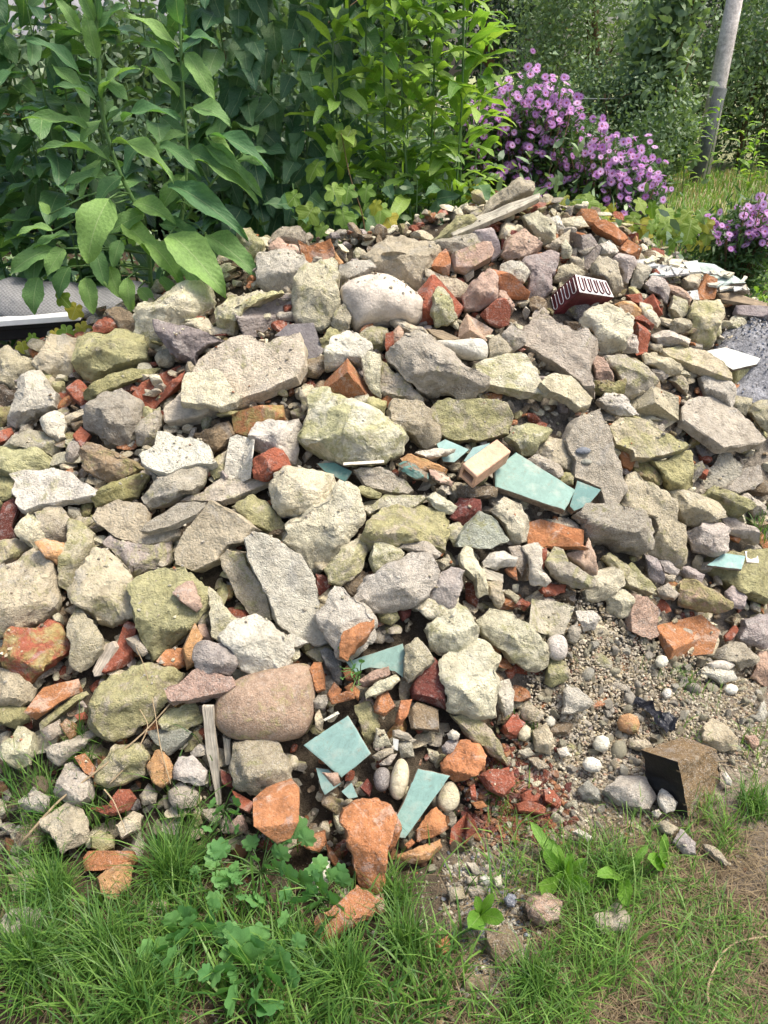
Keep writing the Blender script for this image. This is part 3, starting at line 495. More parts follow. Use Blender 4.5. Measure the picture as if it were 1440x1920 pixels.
E s gy 0 3 n=40,0 t=10|1250,810 1290,830 1365,855 1365,900 1270,880|wood_splinter|small grey grained board below grey stone near centre right
E b or 0 2|1370,830 1430,800 1440,890 1390,860|brick_fragment|small orange wedge right of the grey grained board
E r tn .2 2|1270,890 1350,900 1370,990 1340,1045 1290,980|stone|small upright tan stone under the grey grained board
Z r cr .2 1|920,960 945,935 975,945 985,985 985,1015 960,1020 945,985|mortar_lump|porous cream lump left of the orange brick block
E r cr .3 1|1000,780 1070,760 1090,800 1040,840|small_stone|small cream stone between oval rock and narrow green stone
Z r cr .3 4|797,1180 820,1160 857,1133 880,1150 893,1180 890,1202 860,1220 830,1228 808,1215|plaster_chunk|cream chunk above the tall cream block right of centre
Z r cr .35 3|897,1165 918,1137 960,1150 1000,1195 1025,1225 1022,1245 990,1255 960,1240 930,1210 905,1190|plaster_chunk|long yellowish cream chunk beside the gravel fan
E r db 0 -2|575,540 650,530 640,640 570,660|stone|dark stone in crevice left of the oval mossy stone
F r cr .7 2|20,180 60,130 150,110 270,140 230,190 190,220 170,270 110,270 60,220|mossy_stone|stone with bright yellow lichen above the large teal tile slab
F r tn .1 1|190,230 260,170 330,190 380,300 370,350 300,330 200,280|stone|tan rounded stone between lichen stone and tall grey slab
F r gy .2 3|135,300 200,270 320,340 330,380 290,400 180,350|stone|grey stone above the large teal tile slab
F r tn .7 2|290,410 330,370 395,370 385,430 320,430|small_stone|small mossy stone above the dark teal tile
F s gy .08 7 n=34,12 t=48|345,190 380,100 430,60 500,20 540,10 590,140 640,280 670,400 680,460 620,550 560,520 540,450 440,400 395,390 400,300 370,260|concrete_plate|tall grey concrete slab with two embedded pebbles, right of centre
F s tn .5 7 n=45,0 t=50|580,110 640,70 760,70 830,110 980,190 1020,215 960,245 880,268 810,280 720,285 710,245 620,210|stone|overhanging mossy capstone right of the tall grey slab
F r tn .9 2|790,300 880,300 960,265 1005,260 1020,350 1025,440 970,465 900,450 840,360|mossy_stone|green mossy column stone under the overhanging capstone
F b or 0 -1|620,230 720,260 715,300 690,360 650,330|brick_fragment|orange brick in shade under the overhanging capstone
F r bn .6 0|700,330 780,310 850,380 850,450 800,440 720,370|stone|dark mossy stone left of the green column stone
F r tn .3 2 T=.4|640,520 680,380 720,365 780,420 860,480 900,530 920,620 970,650 960,740 970,840 950,870 820,820 780,790 820,660 800,610 640,550|boulder|big yellowish tan boulder below the tall grey slab
F r gy .25 4|420,580 470,545 580,545 660,570 800,610 825,650 800,780 730,800 680,770 580,730 480,700 450,640 400,600|concrete_chunk|rugged grey concrete chunk right of the orange brick block
F y or .1 5 c=440,775|165,730 160,620 230,600 460,660 455,780 300,760|brick_fragment|orange brick block below the large teal tile slab
F r pk .1 3|350,810 450,780 470,720 510,920 460,910 420,870|brick_fragment|pale pink brick under the orange brick block
F r lg .1 4|120,770 200,740 220,790 210,880 265,950 240,975 160,960 150,850|stone|bone shaped pale stone left below the orange brick block
F b rd 0 2|215,780 245,770 240,830 225,890 215,860|brick_fragment|thin red brick sliver between bone shaped stone and orange brick
F r gy .4 4|245,850 290,780 330,790 350,860 490,940 490,970 430,990 340,960 270,910|stone|grey green angled stone below the orange brick block
F r gy .1 2|40,770 100,760 150,820 110,920 80,880|stone|smooth grey stone left of the bone shaped stone
F r tn .12 3|915,470 960,450 1100,500 1170,550 1195,600 1100,630 1000,650 960,580 930,530|stone|rough tan stone right of the big yellowish boulder
F r tn .7 2|1080,490 1150,435 1230,460 1290,510 1350,560 1290,610 1190,590 1170,550|mossy_stone|rounded green mossy block near right edge of pile
F r lg .15 3|980,690 1100,640 1200,640 1230,670 1220,780 1130,815 1040,790|stone|pale rounded stone below the rough tan stone at right
F r gy .1 1|1190,610 1260,610 1370,690 1380,740 1260,720 1210,680|stone|grey stone right of the pale rounded stone
F r gy .05 1|1290,490 1330,480 1430,550 1410,590 1360,600 1340,540|stone|pale grey stone at right edge beside green mossy block
F s gy .05 1 n=40,-20 t=25|1060,400 1150,310 1200,230 1310,320 1300,370 1220,450 1030,450|concrete_plate|smooth grey triangular slab under the large smooth slab at right
F s gy 0 3 n=45,30 t=25|1220,450 1320,340 1400,320 1420,410 1360,450 1280,475|concrete_plate|grey slab leaning at right edge of the triangular slab
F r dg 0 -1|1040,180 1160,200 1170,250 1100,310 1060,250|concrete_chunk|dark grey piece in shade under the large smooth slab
F r dg .4 0|1010,340 1080,305 1100,340 1030,420|stone|small dark rounded stone beside green column stone
F s tl 0 5 n=80,0 t=8|1110,862 1200,797 1320,812 1298,885|tile_shard|pale teal tile lying flat at right edge of the pile
F s wm 0 5 n=80,0 t=8|1315,787 1380,782 1395,852 1325,847|tile_shard|small white tile beside the flat teal tile at right
F r tn .8 0|1050,870 1110,830 1440,780 1440,1060 1340,1040 1180,960|mossy_flat_stone|mossy broad slab under the flat teal tile at right edge
F r pk .55 4|960,960 990,935 1100,990 1230,1070 1235,1090 1170,1115 1060,1100 960,1080|flat_stone|pinkish mossy slab below the flat teal tile
F s tn .5 3 n=50,15 t=30|650,900 700,845 840,990 820,1015 760,1000 690,965|flat_stone|grey mossy slab in middle right rubble above the gravel
F r tn .5 2|540,830 590,795 690,880 680,920 640,960 600,890|stone|tan mossy stone left of the grey mossy slab
F r mv .1 1|770,800 840,830 875,930 870,965 800,930|stone|brown stone under the big yellowish boulder
F r mv .1 1|960,880 1010,870 1090,920 1080,960 1000,930|stone|brown pink stone above the pinkish mossy slab
F r gy .2 2|835,1000 900,955 960,1020 930,1050 850,1030|stone|grey stone left of the pinkish mossy slab
F r gy .1 2|880,910 940,920 930,950 890,945|small_stone|small grey stone above grey stone near pinkish mossy slab
F r mv 0 3|1210,1010 1250,980 1330,1040 1300,1100 1220,1090|stone|mauve angular stone below flat teal tile at right
Z y cr .45 4 c=998,1168|1000,1122 1045,1125 1080,1135 1060,1185 1020,1187 990,1180|stone_block|squared cream mossy block at top of gravel fan
F r cr .15 2|440,1000 500,900 580,870 640,920 650,970 560,1050 460,1050|mortar_lump|crumbly cream lump above the gravel fan
F r cr .3 2|560,1050 600,980 660,1000 700,1040 690,1130 640,1140|stone|cream stone right of the crumbly lump above gravel
Z s pk .05 4 n=30,20 t=30|1182,1150 1192,1115 1215,1122 1235,1140 1236,1190 1222,1200 1185,1185|stone_block|pink tan squared stone left of the orange red brick slab
F r rd .2 0|205,1000 250,960 350,970 340,1010 240,1040|brick_fragment|dull red brick under the grey green angled stone
F r tn .2 1|10,1010 40,990 100,1040 80,1065|small_stone|small tan stone left of the small red brown stone
F r rd .2 1|70,1080 110,1040 155,1070 130,1110|small_stone|small red brown stone above squared cream block
F r mv .1 1|850,840 900,840 960,890 940,925 880,900|small_stone|small mauve stone right below the big yellowish boulder
G r rd .45 4 T=.42|0,250 60,140 140,150 200,140 260,85 320,110 370,190 380,240 300,340 220,380 160,435 90,390 40,320 0,280|brick_fragment|large red brick lump below the big left boulder
G r tn .2 4|360,140 410,30 470,80 550,170 550,260 480,350 440,380 380,340 395,240|stone|tan diamond stone with white patch right of red brick lump
G s gy 0 3 n=40,-20 t=16|500,370 560,230 610,210 625,240 550,390 510,400|wood_splinter|grey wood splinter right of the tan diamond stone
G b rd 0 0|560,390 640,260 690,100 745,130 720,300 680,340 620,370|brick_fragment|long red brick behind small grey shard on lower left
G r gy .3 3|680,200 740,175 800,270 770,290 720,260|small_stone|small grey green shard under the yellow green mossy rock
G r tn .7 3 T=.4|465,550 500,490 600,390 700,350 820,330 900,360 990,390 940,440 890,570 820,650 740,670 690,710 620,725 540,700 490,640|mossy_stone|large oval mossy rock on lower left slope
G r cr .65 2|860,640 900,580 940,570 1050,545 1100,610 1080,650 950,690 880,685|mossy_stone|mossy cream rock under the pink flat slab
G s pk 0 8 n=60,-5 t=26|875,460 960,430 1070,355 1120,365 1250,400 1270,450 1230,480 1000,525 920,540 895,520|flat_stone|pink flat slab with smooth top on lower left slope
G r mv 0 7|1050,290 1070,220 1110,205 1200,230 1260,280 1270,330 1240,390 1190,380 1100,380 1060,340|mortar_lump|mauve porous scalloped lump above the pink flat slab
G b oy 0 2|985,250 1050,110 1090,190 1050,260 1060,330 1010,360|brick_fragment|upright tan brick shard left of the mauve porous lump
G b pk 0 1|1070,120 1110,115 1150,210 1090,200|brick_fragment|small brown brick shard right of upright tan shard
G b or .05 1|850,320 900,255 980,250 1000,340 940,370 880,340|brick_fragment|brown orange brick above the large oval mossy rock
Z r wh .12 5 T=.42|415,1195 437,1172 480,1157 500,1162 520,1185 541,1210 541,1255 520,1270 490,1265 445,1250 440,1225|plaster_chunk|bright white cream chunk above the pink brown boulder
Z d pb .3 3 T=.36|402,1350 412,1302 445,1275 500,1258 560,1245 584,1250 588,1300 584,1350 566,1380 520,1390 450,1388 418,1372|boulder|large smooth pink brown boulder on lower left
G r tn .1 3|0,380 40,360 100,400 190,470 170,530 100,560 0,550|stone|tan stone with white patch at left edge, below red brick lump
G r tn .8 1|0,560 140,560 160,640 80,680 0,650|mossy_stone|dark mossy stone at left edge under the tan white patched stone
G b or .1 4|140,590 240,460 420,415 440,480 330,540 200,630|brick_fragment|long orange brick right of the tan stone at left edge
G r tn .6 3|215,650 300,580 460,480 470,500 380,570 280,650 220,695|mossy_flat_stone|narrow mossy slab just below the long orange brick
G r gy .05 4|225,690 320,635 350,700 260,755 230,730|small_stone|grey stone below narrow mossy slab at lower left
G r oy .05 4|325,660 360,630 410,660 410,720 380,740|small_stone|small tan brown stone beside grey stone at lower left
G r gy .1 3|240,790 380,740 490,690 510,720 440,790 320,870 260,830|flat_stone|layered grey slab at lower left near the grass
G r cr .35 3|0,780 80,740 100,670 180,710 200,780 160,870 100,890 20,860|stone|cream stone at left edge partly in the grass
G r gy 0 3|330,1000 360,880 400,865 490,950 490,1060 400,1100 300,1060|mortar_lump|grey crumbly lump in grass at lower left
G b or 0 4|400,835 460,815 515,890 510,950 460,920|brick_fragment|bright orange brick bit above grey crumbly lump
G r tn .6 3|510,960 560,850 620,760 700,770 760,780 800,830 770,920 690,960 600,980|mossy_stone|brown mossy stone below the large oval mossy rock
G r gg .1 2|800,700 870,690 1010,690 1040,710 940,800 910,820 860,770|stone|smooth greenish grey stone below mossy cream rock
G r oy .25 3|805,880 840,800 880,795 920,850 930,940 880,1000 840,980|brick_fragment|upright brown orange stone right of brown mossy stone
G r lg .05 3|940,910 970,840 1040,825 1110,910 1100,980 1000,970 940,950|stone|whitish mauve stone left of the upright wood slat
G r gy .1 3|1030,810 1080,760 1130,790 1110,820 1050,840|small_stone|small grey stone touching the upright wood slat
G s gy .1 4 n=25,0 t=14|1090,560 1150,560 1160,700 1180,860 1195,1090 1170,1100 1150,980 1110,800|wood_strip|upright weathered wood slat left of the pink brown boulder
Z r tn .25 3|435,1430 440,1395 520,1395 535,1430 545,1460 510,1490 470,1490 440,1470|concrete_chunk|light tan squared chunk under the pink brown boulder
Z b or .05 6|478,1500 500,1478 545,1462 560,1480 560,1540 545,1570 520,1580 480,1550|brick_fragment|broad flat orange brick standing in grass below light tan chunk
G r gy .1 2|915,1020 970,980 1050,1000 1080,1040 1040,1100 960,1110 920,1070|stone|grey speckled stone in grass left of the wood slat foot
G r gy .2 2|755,1040 800,980 850,1030 840,1080 780,1090|small_stone|small grey stone in grass left of grey speckled stone
G b rd 0 2|580,1110 640,1010 700,1010 735,1060 700,1120 610,1150 490,1110|brick_fragment|dull red brick in grass at lower left
G r lg .05 3|110,1070 180,1000 270,1050 260,1110 220,1135 130,1110|stone|pale grey stone in grass at far lower left
G b rd 0 2|400,610 460,590 480,630 430,645|brick_fragment|tiny red brown brick bit below narrow mossy slab
G b dr 0 1|1190,900 1250,930 1260,1000 1200,980|brick_fragment|dark maroon brick right of the wood slat
G b rd .05 2|1250,1010 1320,1050 1370,1080 1350,1140 1290,1110|brick_fragment|red brick shard between wood slat and broad orange brick
G s gy 0 2 n=30,0 t=14|1200,720 1240,740 1250,870 1220,880|wood_splinter|short wood stub under left side of pink brown boulder
H r cr .2 5 T=.42|1030,330 1040,300 1120,250 1200,210 1250,240 1300,290 1330,300 1300,390 1320,470 1310,600 1200,610 1060,580 1050,500 1040,400|plaster_chunk|tall bright cream block right of centre, below the cream chunk
H r tn .5 3|1080,610 1200,600 1280,690 1390,860 1380,870 1290,810 1190,740|mossy_flat_stone|narrow mossy slab sloping under the tall cream block
H r lg .05 3|1310,440 1390,425 1420,480 1415,580 1370,620 1330,550|stone|white grey squared stone right of the tall cream block
H b rd .05 1|1350,690 1400,620 1440,600 1470,680 1440,720 1400,740|brick_fragment|red brick bit right of narrow mossy slab by the gravel
H s tl 0 3 n=48,0 t=8|515,320 820,220 835,270 830,410 780,370 640,350 560,380|tile_shard|teal tile half buried below the orange cornered grey chunk
H r tn .05 5|835,240 900,200 990,310 930,370 850,430 830,400|stone|tan triangular stone right of the half buried teal tile
H b dr .1 2|860,470 990,300 1020,350 1040,480 1050,575 960,540 870,520|brick_fragment|dark red brown wedge left of the tall cream block
H b bn .1 2|850,600 900,540 1010,580 1015,700 960,690 870,680|brick_fragment|sooty brown block below the dark red wedge
H r tn .7 2|565,560 640,545 680,600 690,660 660,740 630,760 600,700|mossy_stone|mossy block between square teal tile and small orange stones
H b or 0 3|320,370 340,325 380,325 400,400 400,470 360,485 335,450|brick_fragment|upright orange brick stub right of the pink brown boulder
H b or 0 3|410,500 450,430 490,470 480,520 430,520|brick_fragment|orange brick lump right of the upright orange stub
H b or 0 4|425,520 520,475 560,480 560,520 440,550|brick_fragment|flat orange brick strip below the orange brick lump
H b or 0 3|505,460 550,430 590,480 580,530 560,510|brick_fragment|curved orange brick chip left of pale flat stone
H b or 0 2|495,370 520,340 580,400 570,430 520,420|brick_fragment|brown orange chip at left tip of half buried teal tile
H b or .05 4|665,560 690,490 740,480 780,560 720,615 670,590|brick_fragment|five sided brown orange stone below the pale flat stone
H b or .05 4|780,640 810,530 870,525 850,600 810,660|brick_fragment|narrow orange stone right of five sided orange stone
H r pk .05 4|570,430 650,370 740,345 750,390 680,430 610,450|stone|pinkish flat stone lying on the half buried teal tile
H r cr .2 6|630,480 680,430 780,390 800,420 760,460 670,500 630,510|stone|pale flat stone on top of the pinkish flat stone
H r cr .05 2|200,290 210,245 260,245 265,290 240,320|small_stone|small cream cube right of bright white cream chunk
H r wh 0 3|175,200 220,165 315,215 270,240 200,235|small_stone|white flat chip above the small cream cube
H r dg 0 1|370,260 400,240 480,300 490,440 460,430 400,330|stone|dark bark like stone left of half buried teal tile
H r gy 0 3|335,530 360,500 410,500 420,545 390,575 345,565|small_stone|small grey stone right of pink brown boulder
H r tn .1 3|345,600 370,580 395,640 385,690 350,670|small_stone|small tan oblong stone above the square teal tile
H s tl 0 6 n=42,-5 t=10|285,770 525,610 650,815 490,945|ceramic_tile|square teal tile with chipped lower edge, lower middle
H s tl 0 3 n=45,0 t=8|350,890 420,900 490,970 480,985 400,1040 380,1000|tile_shard|teal tile piece tucked under the square teal tile
H r pk 0 8|390,920 470,925 485,970 450,990|brick_fragment|pink chip on edge of the square teal tile
H s tl 0 3 n=45,0 t=8|490,1020 545,970 580,1050 530,1060|tile_shard|small teal shard right below the square teal tile
H r cr .05 4|665,780 680,680 720,690 760,770 700,775|small_stone|small cream triangle right of square teal tile
H r gy .2 4|770,690 800,685 890,740 870,755 770,720|small_stone|thin grey stone right of small cream triangle
H r gy 0 3|800,750 870,750 880,830 810,840|small_stone|small grey squared stone under thin grey stone
H s wm 0 4 n=30,0 t=6|768,730 800,740 795,800 770,790|tile_shard|tiny white tile bit beside small grey squared stone
H r tn .1 3|660,830 700,790 770,785 770,815 690,850|small_stone|flat tan stone right of the square teal tile corner
H r gy .1 3|695,870 760,820 790,815 760,870 700,880|small_stone|grey flat chip under the flat tan stone
H d dg .05 3|660,920 690,885 750,890 755,990 720,1030 670,1010|small_stone|dark grey oval stone below grey flat chip
H d tn .2 4|760,920 800,830 850,860 860,930 830,1050 790,1080 750,1030|small_stone|tan upright oval stone left of the long teal tile
H d tn .2 3|200,860 220,815 260,830 260,890 230,905 200,890|small_stone|small tan oval stone left of the square teal tile
Z s tl 0 6 n=35,10 t=9|784,1442 844,1455 805,1510 760,1572 745,1570 742,1535|tile_shard|long pointed teal tile leaning near orange stones
H r or .15 4|1035,870 1090,800 1140,755 1230,770 1265,830 1250,890 1180,940 1100,955 1040,910|brick_fragment|rounded orange brick lump above red brick crumbs
H d tn .25 3|1000,1080 1030,1000 1080,950 1130,1030 1120,1110 1050,1140|stone|tan brown rounded stone right of the long teal tile
H r lg 0 5|1060,710 1090,685 1130,710 1120,740 1070,735|small_stone|bluish white chip above the rounded orange lump
H r mv 0 4|1030,780 1070,740 1120,750 1080,830 1040,810|small_stone|mauve chip left above the rounded orange lump
H b rd 0 3|1230,940 1290,900 1400,910 1410,980 1360,1050 1280,1010|brick_fragment|cracked red brick right of the rounded orange lump
H b rd 0 3|1180,990 1210,980 1220,1070 1190,1060|brick_fragment|thin red brick sliver below the rounded orange lump
H b or 0 3|1190,1080 1250,1070 1280,1100 1220,1115|brick_fragment|small orange crumb below the thin red sliver
H b dr 0 1|590,1000 630,950 660,990 640,1050|brick_fragment|dark red chip right of the small teal shard
H s wh 0 5 n=45,0 t=5|390,630 470,585 480,600 400,640|plaster_scrap|thin white peg above top corner of square teal tile
I y or .1 5 c=905,255|850,130 1110,65 1210,150 1170,270 900,300 870,220|brick_fragment|large orange red brick slab at right edge of gravel fan
I b rd 0 3|1200,180 1260,115 1280,150 1250,200 1210,210|brick_fragment|curled red brick chip at right end of orange red slab
I r mv .1 3|1275,190 1310,100 1440,60 1440,220 1400,250 1280,210|stone_block|brown grey block at right photo edge beside orange red slab
I d lg .05 5|245,190 320,165 355,200 355,290 310,320 255,300|stone|whitish rounded cube stone left of the gravel fan
I r tn .7 2|240,430 255,310 340,320 355,400 330,430 270,445|mossy_stone|mossy stone under the whitish rounded cube stone
I r lg .05 2|400,50 470,40 530,80 500,140 440,150 410,90|mortar_lump|crumbly grey lump at top of the gravel fan
I r gy .1 2|360,150 410,100 430,160 400,220 360,210|small_stone|small grey stone right of whitish rounded cube stone
I r lg .05 4|335,590 350,440 400,460 480,540 420,590|stone|pale triangular stone standing in the gravel fan
I r tn .3 3|100,570 140,530 230,600 200,640 120,630|small_stone|tan stone left of pale triangular stone in gravel
I b rd .15 2|5,670 60,600 130,650 80,720 20,710|brick_fragment|red brown brick bit at left edge of gravel fan
I r tn .2 3|175,700 240,650 275,750 260,810 180,800|stone|tan squared stone in left part of gravel fan
I p wh 0 3|830,317 845,290 865,282 890,292 902,317 890,342 865,352 840,342|pebble|round grey white pebble below the orange red brick slab
I p wh 0 3|1202,468 1215,445 1240,438 1268,450 1280,470 1265,492 1240,498 1215,490|pebble|oval white pebble near right side of gravel fan
I p wh .1 3|495,760 510,725 545,718 578,735 586,765 570,798 540,802 508,790|pebble|white pebble with tan tinge in middle of gravel fan
I p wh 0 3|438,870 455,838 490,835 530,855 543,885 525,912 485,914 450,900|pebble|largest oval white pebble in lower gravel fan
I p wh 0 2|237,640 250,615 270,613 290,630 288,660 265,670 245,662|pebble|small white pebble left in gravel fan
I p tn .4 2|85,700 100,665 130,655 158,680 155,725 125,747 95,735|pebble|greenish yellow pebble at left edge of gravel fan
I p oy .3 3|625,650 640,612 690,598 735,615 747,660 735,700 690,710 640,690|pebble|yellow brown round pebble left of black plastic scrap
I p wh 0 2|865,490 880,465 905,463 920,485 910,515 885,518|pebble|small white pebble in upper right gravel
I p lg 0 2|1110,330 1160,312 1230,310 1260,340 1220,370 1130,360|pebble|flat grey oval stone below orange red brick slab
I r gy .1 2|1120,290 1220,220 1300,230 1380,300 1350,340 1290,360 1240,330|stone|grey angular stone below brown grey block at right
I r pk .05 2|1350,400 1390,270 1440,260 1440,470|stone|pinkish grey stone at right photo edge above gravel
I r wh 0 2|1060,380 1110,350 1200,370 1250,370 1270,410 1190,440 1130,400|plaster_chunk|white smooth plaster lump in right part of gravel
I r tn .1 2|1075,700 1130,640 1200,660 1260,730 1260,790 1180,800 1090,750|stone|rough brown stone right of black plastic scrap
I r pk .05 2|1310,720 1370,720 1390,770 1350,790|small_stone|pink stone low at the right edge of gravel
I r lg .05 2|1370,620 1420,520 1440,600 1400,650|small_stone|grey wedge stone at right edge of gravel
I r tn .2 2|700,740 780,740 830,790 780,810 700,780|stone|flat brown stone above the charred block
I r wh 0 4|845,1060 870,990 900,1030 945,1080 930,1120 890,1135 860,1100|stone|white angular stone left of the charred block
I r lg 0 3|815,1130 850,1115 865,1140 840,1165 820,1155|small_stone|small grey white stone below the white angular stone
I p wh 0 3|1190,930 1210,910 1245,960 1240,990 1210,980|pebble|flat white oval pebble right of the charred block
I r lg .05 2|550,1020 640,950 760,960 810,1060 800,1140 700,1110 600,1060|concrete_plate|rough pebbly concrete slab sunk in soil left of charred block
I r gg .1 2|410,1010 470,960 530,1010 530,1070 440,1060|stone|greenish grey stone in lower gravel fan
I r tn .6 3|750,950 790,915 830,980 820,1000 770,975|small_stone|mossy green chip left of the charred block
I b rd 0 3|0,900 40,890 60,960 40,1030 0,1040|brick_fragment|red brick crumb at left among red crumbs
I b rd 0 3|100,1040 150,1010 210,1040 190,1080 110,1075|brick_fragment|round red crumb in middle of red crumbs
I b rd 0 3|225,1010 270,1000 320,1070 290,1110 230,1070|brick_fragment|red brick crumb at right end of red crumbs
I b rd 0 3|75,1090 150,1070 240,1110 230,1150 90,1130|brick_fragment|flat red brick piece at bottom of red crumbs
I r gy .15 2|90,800 150,785 180,820 120,840|small_stone|small grey stone below tan squared stone in gravel
I r tn .15 2|140,840 200,835 260,890 200,905|small_stone|flat tan stone in lower left gravel above red crumbs
I r lg 0 2|300,790 350,780 370,820 320,835|small_stone|pale stone left of white tan tinged pebble
J r tn .2 4|230,170 300,120 370,85 440,120 480,180 470,260 400,320 340,345 310,280 240,210|stone|tan five sided stone in grass at lower left
J b or .1 3|455,370 480,335 720,340 745,390 700,430 560,440 460,440|brick_fragment|flat orange brick in grass at lower left
J r oy .05 5|525,480 600,430 700,400 720,440 690,540 640,590 560,570|brick_fragment|pale orange stone leaning on flat orange brick in grass
J r gy .05 2|40,390 60,360 150,370 180,410 100,440 50,425|stone|grey flat stone in grass at left edge
J r tn .5 2|50,460 190,440 220,500 180,580 80,580|mossy_stone|mossy stone in grass below grey flat stone at left edge
J r gy .1 2|15,720 60,650 200,640 260,690 250,770 150,790 20,780|stone|grey boulder half hidden in grass at bottom left
J r tn .7 2|490,260 540,220 610,250 620,320 560,340 490,320|mossy_stone|mossy stone above the flat orange brick in grass
J r tn .1 2|620,200 720,115 760,150 750,220 660,270|stone|tan stone above right of flat orange brick
J r tn .3 2|780,680 830,590 900,600 890,690 820,740|stone|brown stone under the big grass tuft
J b dr .1 1|770,430 870,420 880,490 800,530|brick_fragment|dark brown brick behind the big grass tuft
J r pk .1 2|1235,200 1300,130 1340,210 1330,240 1250,235|stone|pink tan stone left of broad flat orange brick
J r bn .3 1|100,240 150,170 250,190 290,280 200,330 100,320|stone|dark brown stone behind the tan five sided stone
K r or .05 7 T=.45|500,170 500,110 560,65 640,60 740,100 765,180 740,300 710,490 650,570 600,550 580,470 550,380 530,250|brick_fragment|big tapered orange brick stone with grey left face at pile foot
K r or .05 4|740,110 790,130 815,220 780,300 745,340|brick_fragment|orange piece behind right side of big tapered orange stone
K r or .05 4|345,790 370,690 480,620 570,530 640,570 665,640 640,710 520,760 450,830 370,870|brick_fragment|long crumbly orange stone in grass below big tapered stone
K r or .05 4|890,220 960,120 1000,100 1040,150 1045,220 980,260 900,280|brick_fragment|angular orange stone right of the long teal tile
K r oy .1 4|780,370 850,350 950,310 1020,275 1025,310 960,380 880,400|brick_fragment|tan orange curved piece under the angular orange stone
K r or .05 3|830,300 870,265 890,290 850,320|brick_fragment|small orange bit at foot of long teal tile
K y rd 0 4 c=1165,215|1170,120 1220,230 1150,300 1120,320 1080,280 1090,200|brick_fragment|red brick corner at lower middle above the grass
K b or .05 4|250,270 400,220 410,290 370,340 300,320|brick_fragment|orange brick behind lobed weed leaves
K r or .05 3|400,270 450,350 520,440 520,470 480,450 420,360|brick_fragment|curved orange piece left of big tapered stone
K r wh 0 4|290,490 330,410 390,370 430,390 420,490 370,550 310,540|stone|white smooth stone behind lobed weed leaves
K r gy 0 2|1160,390 1210,400 1250,460 1210,465|small_stone|grey wedge pebble at lower middle gravel strip
K p gy 0 2|1160,470 1225,470 1225,515 1170,510|pebble|dark grey pebble at lower middle gravel strip
K p wh 0 3|1235,480 1270,460 1305,500 1270,522|pebble|white pebble at lower middle gravel strip
K p lg 0 2|1310,480 1350,460 1360,530 1320,525|pebble|cream pebble at lower middle gravel strip
K r gy .1 1|1160,530 1270,520 1265,570 1200,580|small_stone|flat grey stone at lower middle gravel strip
K p bl 0 3|1365,595 1390,562 1425,570 1440,600 1420,635 1385,632|pebble|blue grey round pebble at lower middle gravel strip
Z r bn .2 2|915,1755 950,1738 975,1760 985,1800 940,1815 920,1790|stone|brown stone in grass at bottom middle
K r or .3 2|1000,840 1070,780 1080,870 1010,910|brick_fragment|mossy orange piece in grass at bottom middle
K r tn .3 2|1060,530 1140,530 1160,590 1080,610|small_stone|tan stone left of the lower gravel strip
K r bn .1 1|1150,1000 1290,1010 1280,1090 1160,1090|stone|brown stone sunk in grass near bottom middle
K r or .05 3|650,590 720,560 725,660 680,680|brick_fragment|small orange stone right of long crumbly orange stone
L r pk .1 3|135,610 210,550 320,610 310,700 230,740 150,700|stone|pinkish tan stone beside the broad leaf weed
L r mv 0 2|930,290 970,220 1040,290 1050,350 980,350|stone|purple grey stone below the charred block
L r tn .1 2|1090,300 1150,310 1230,400 1210,410 1110,340|stone|long tan stone in dry grass right below charred block
L r tn .1 2|840,190 880,170 955,210 920,250 860,235|small_stone|tan stone at bottom corner of the charred block
L r wh 0 3|380,230 420,210 490,260 470,285|small_stone|white flat chip in grass above the broad leaf weed
L r gy .1 2|500,700 620,620 700,690 660,770 540,780|stone|grey stone sunk in grass at bottom right
F s tl 0 5 n=58,8 t=26|-40,345 80,250 400,455 342,568 -30,440|ceramic_tile|large pale teal tile slab with mortar beneath the white hollow brick
F s td 0 4 n=55,10 t=26|368,545 410,405 540,455 470,540 392,572|ceramic_tile|darker teal tile with mortar right of the large teal slab
"""
# ------------------------------------------------------------------ ground and mound
def axis(parts):
    r = []
    for a, b, st in parts: r += list(np.arange(a, b, st))
    return np.array(r)
gx = axis([(-90, -12, 6), (-12, -3, .6), (-3, 3, .06), (3, 12, .6), (12, 90.1, 6)])
gy = axis([(-12, -.5, 1), (-.5, 4, .06), (4, 12, .4), (12, 30, 1.5), (30, 150.1, 8)])
def grid_mesh(name, gx, gy, zf, colf, mat):
    X, Y = np.meshgrid(gx, gy); Z = zf(X, Y)
    V = np.stack([X, Y, Z], -1).reshape(-1, 3); nx = len(gx)
    F = [(j*nx+i, j*nx+i+1, (j+1)*nx+i+1, (j+1)*nx+i) for j in range(len(gy)-1) for i in range(nx-1)]
    return mesh_obj(name, V, F, mat, cols=colf(X, Y).reshape(-1, 4))
def fan_w(X, Y):        # where the pale gravel has spilled
    w = sst(.12, .40, X)*sst(1.02, 1.2, Y + .10*X)*(1-sst(2.3, 2.6, Y))
    w2 = np.exp(-((X-.22)/.10)**2)*sst(.85, .95, Y)*(1-sst(1.15, 1.25, Y))
    return np.clip(w + .8*w2, 0, 1)*(.65+.35*noise3(np.stack([X*6, Y*6, X*0], -1), 9))
def ground_col(X, Y):
    c = np.zeros(X.shape+(4,)); c[..., 3] = 1
    soil = np.array([.085, .062, .040]); dry = np.array([.085, .065, .048]); grit = np.array([.40, .34, .26]); mead = np.array([.30, .31, .16])
    base = soil + (dry-soil)*(sst(.45, .8, X)*(1-sst(3, 3.4, Y)))[..., None]
    base = base + (grit-base)*np.clip(fan_w(X, Y), 0, 1)[..., None]
    base = base + (mead-base)*sst(6, 7.5, Y)[..., None]
    c[..., :3] = base; return c
ground = tag(grid_mesh('ground', gx, gy, ground_z, ground_col, M['soil']), kind='structure')
mx = np.arange(-2.6, 2.61, .05); my = np.arange(1.0, 4.2, .05)
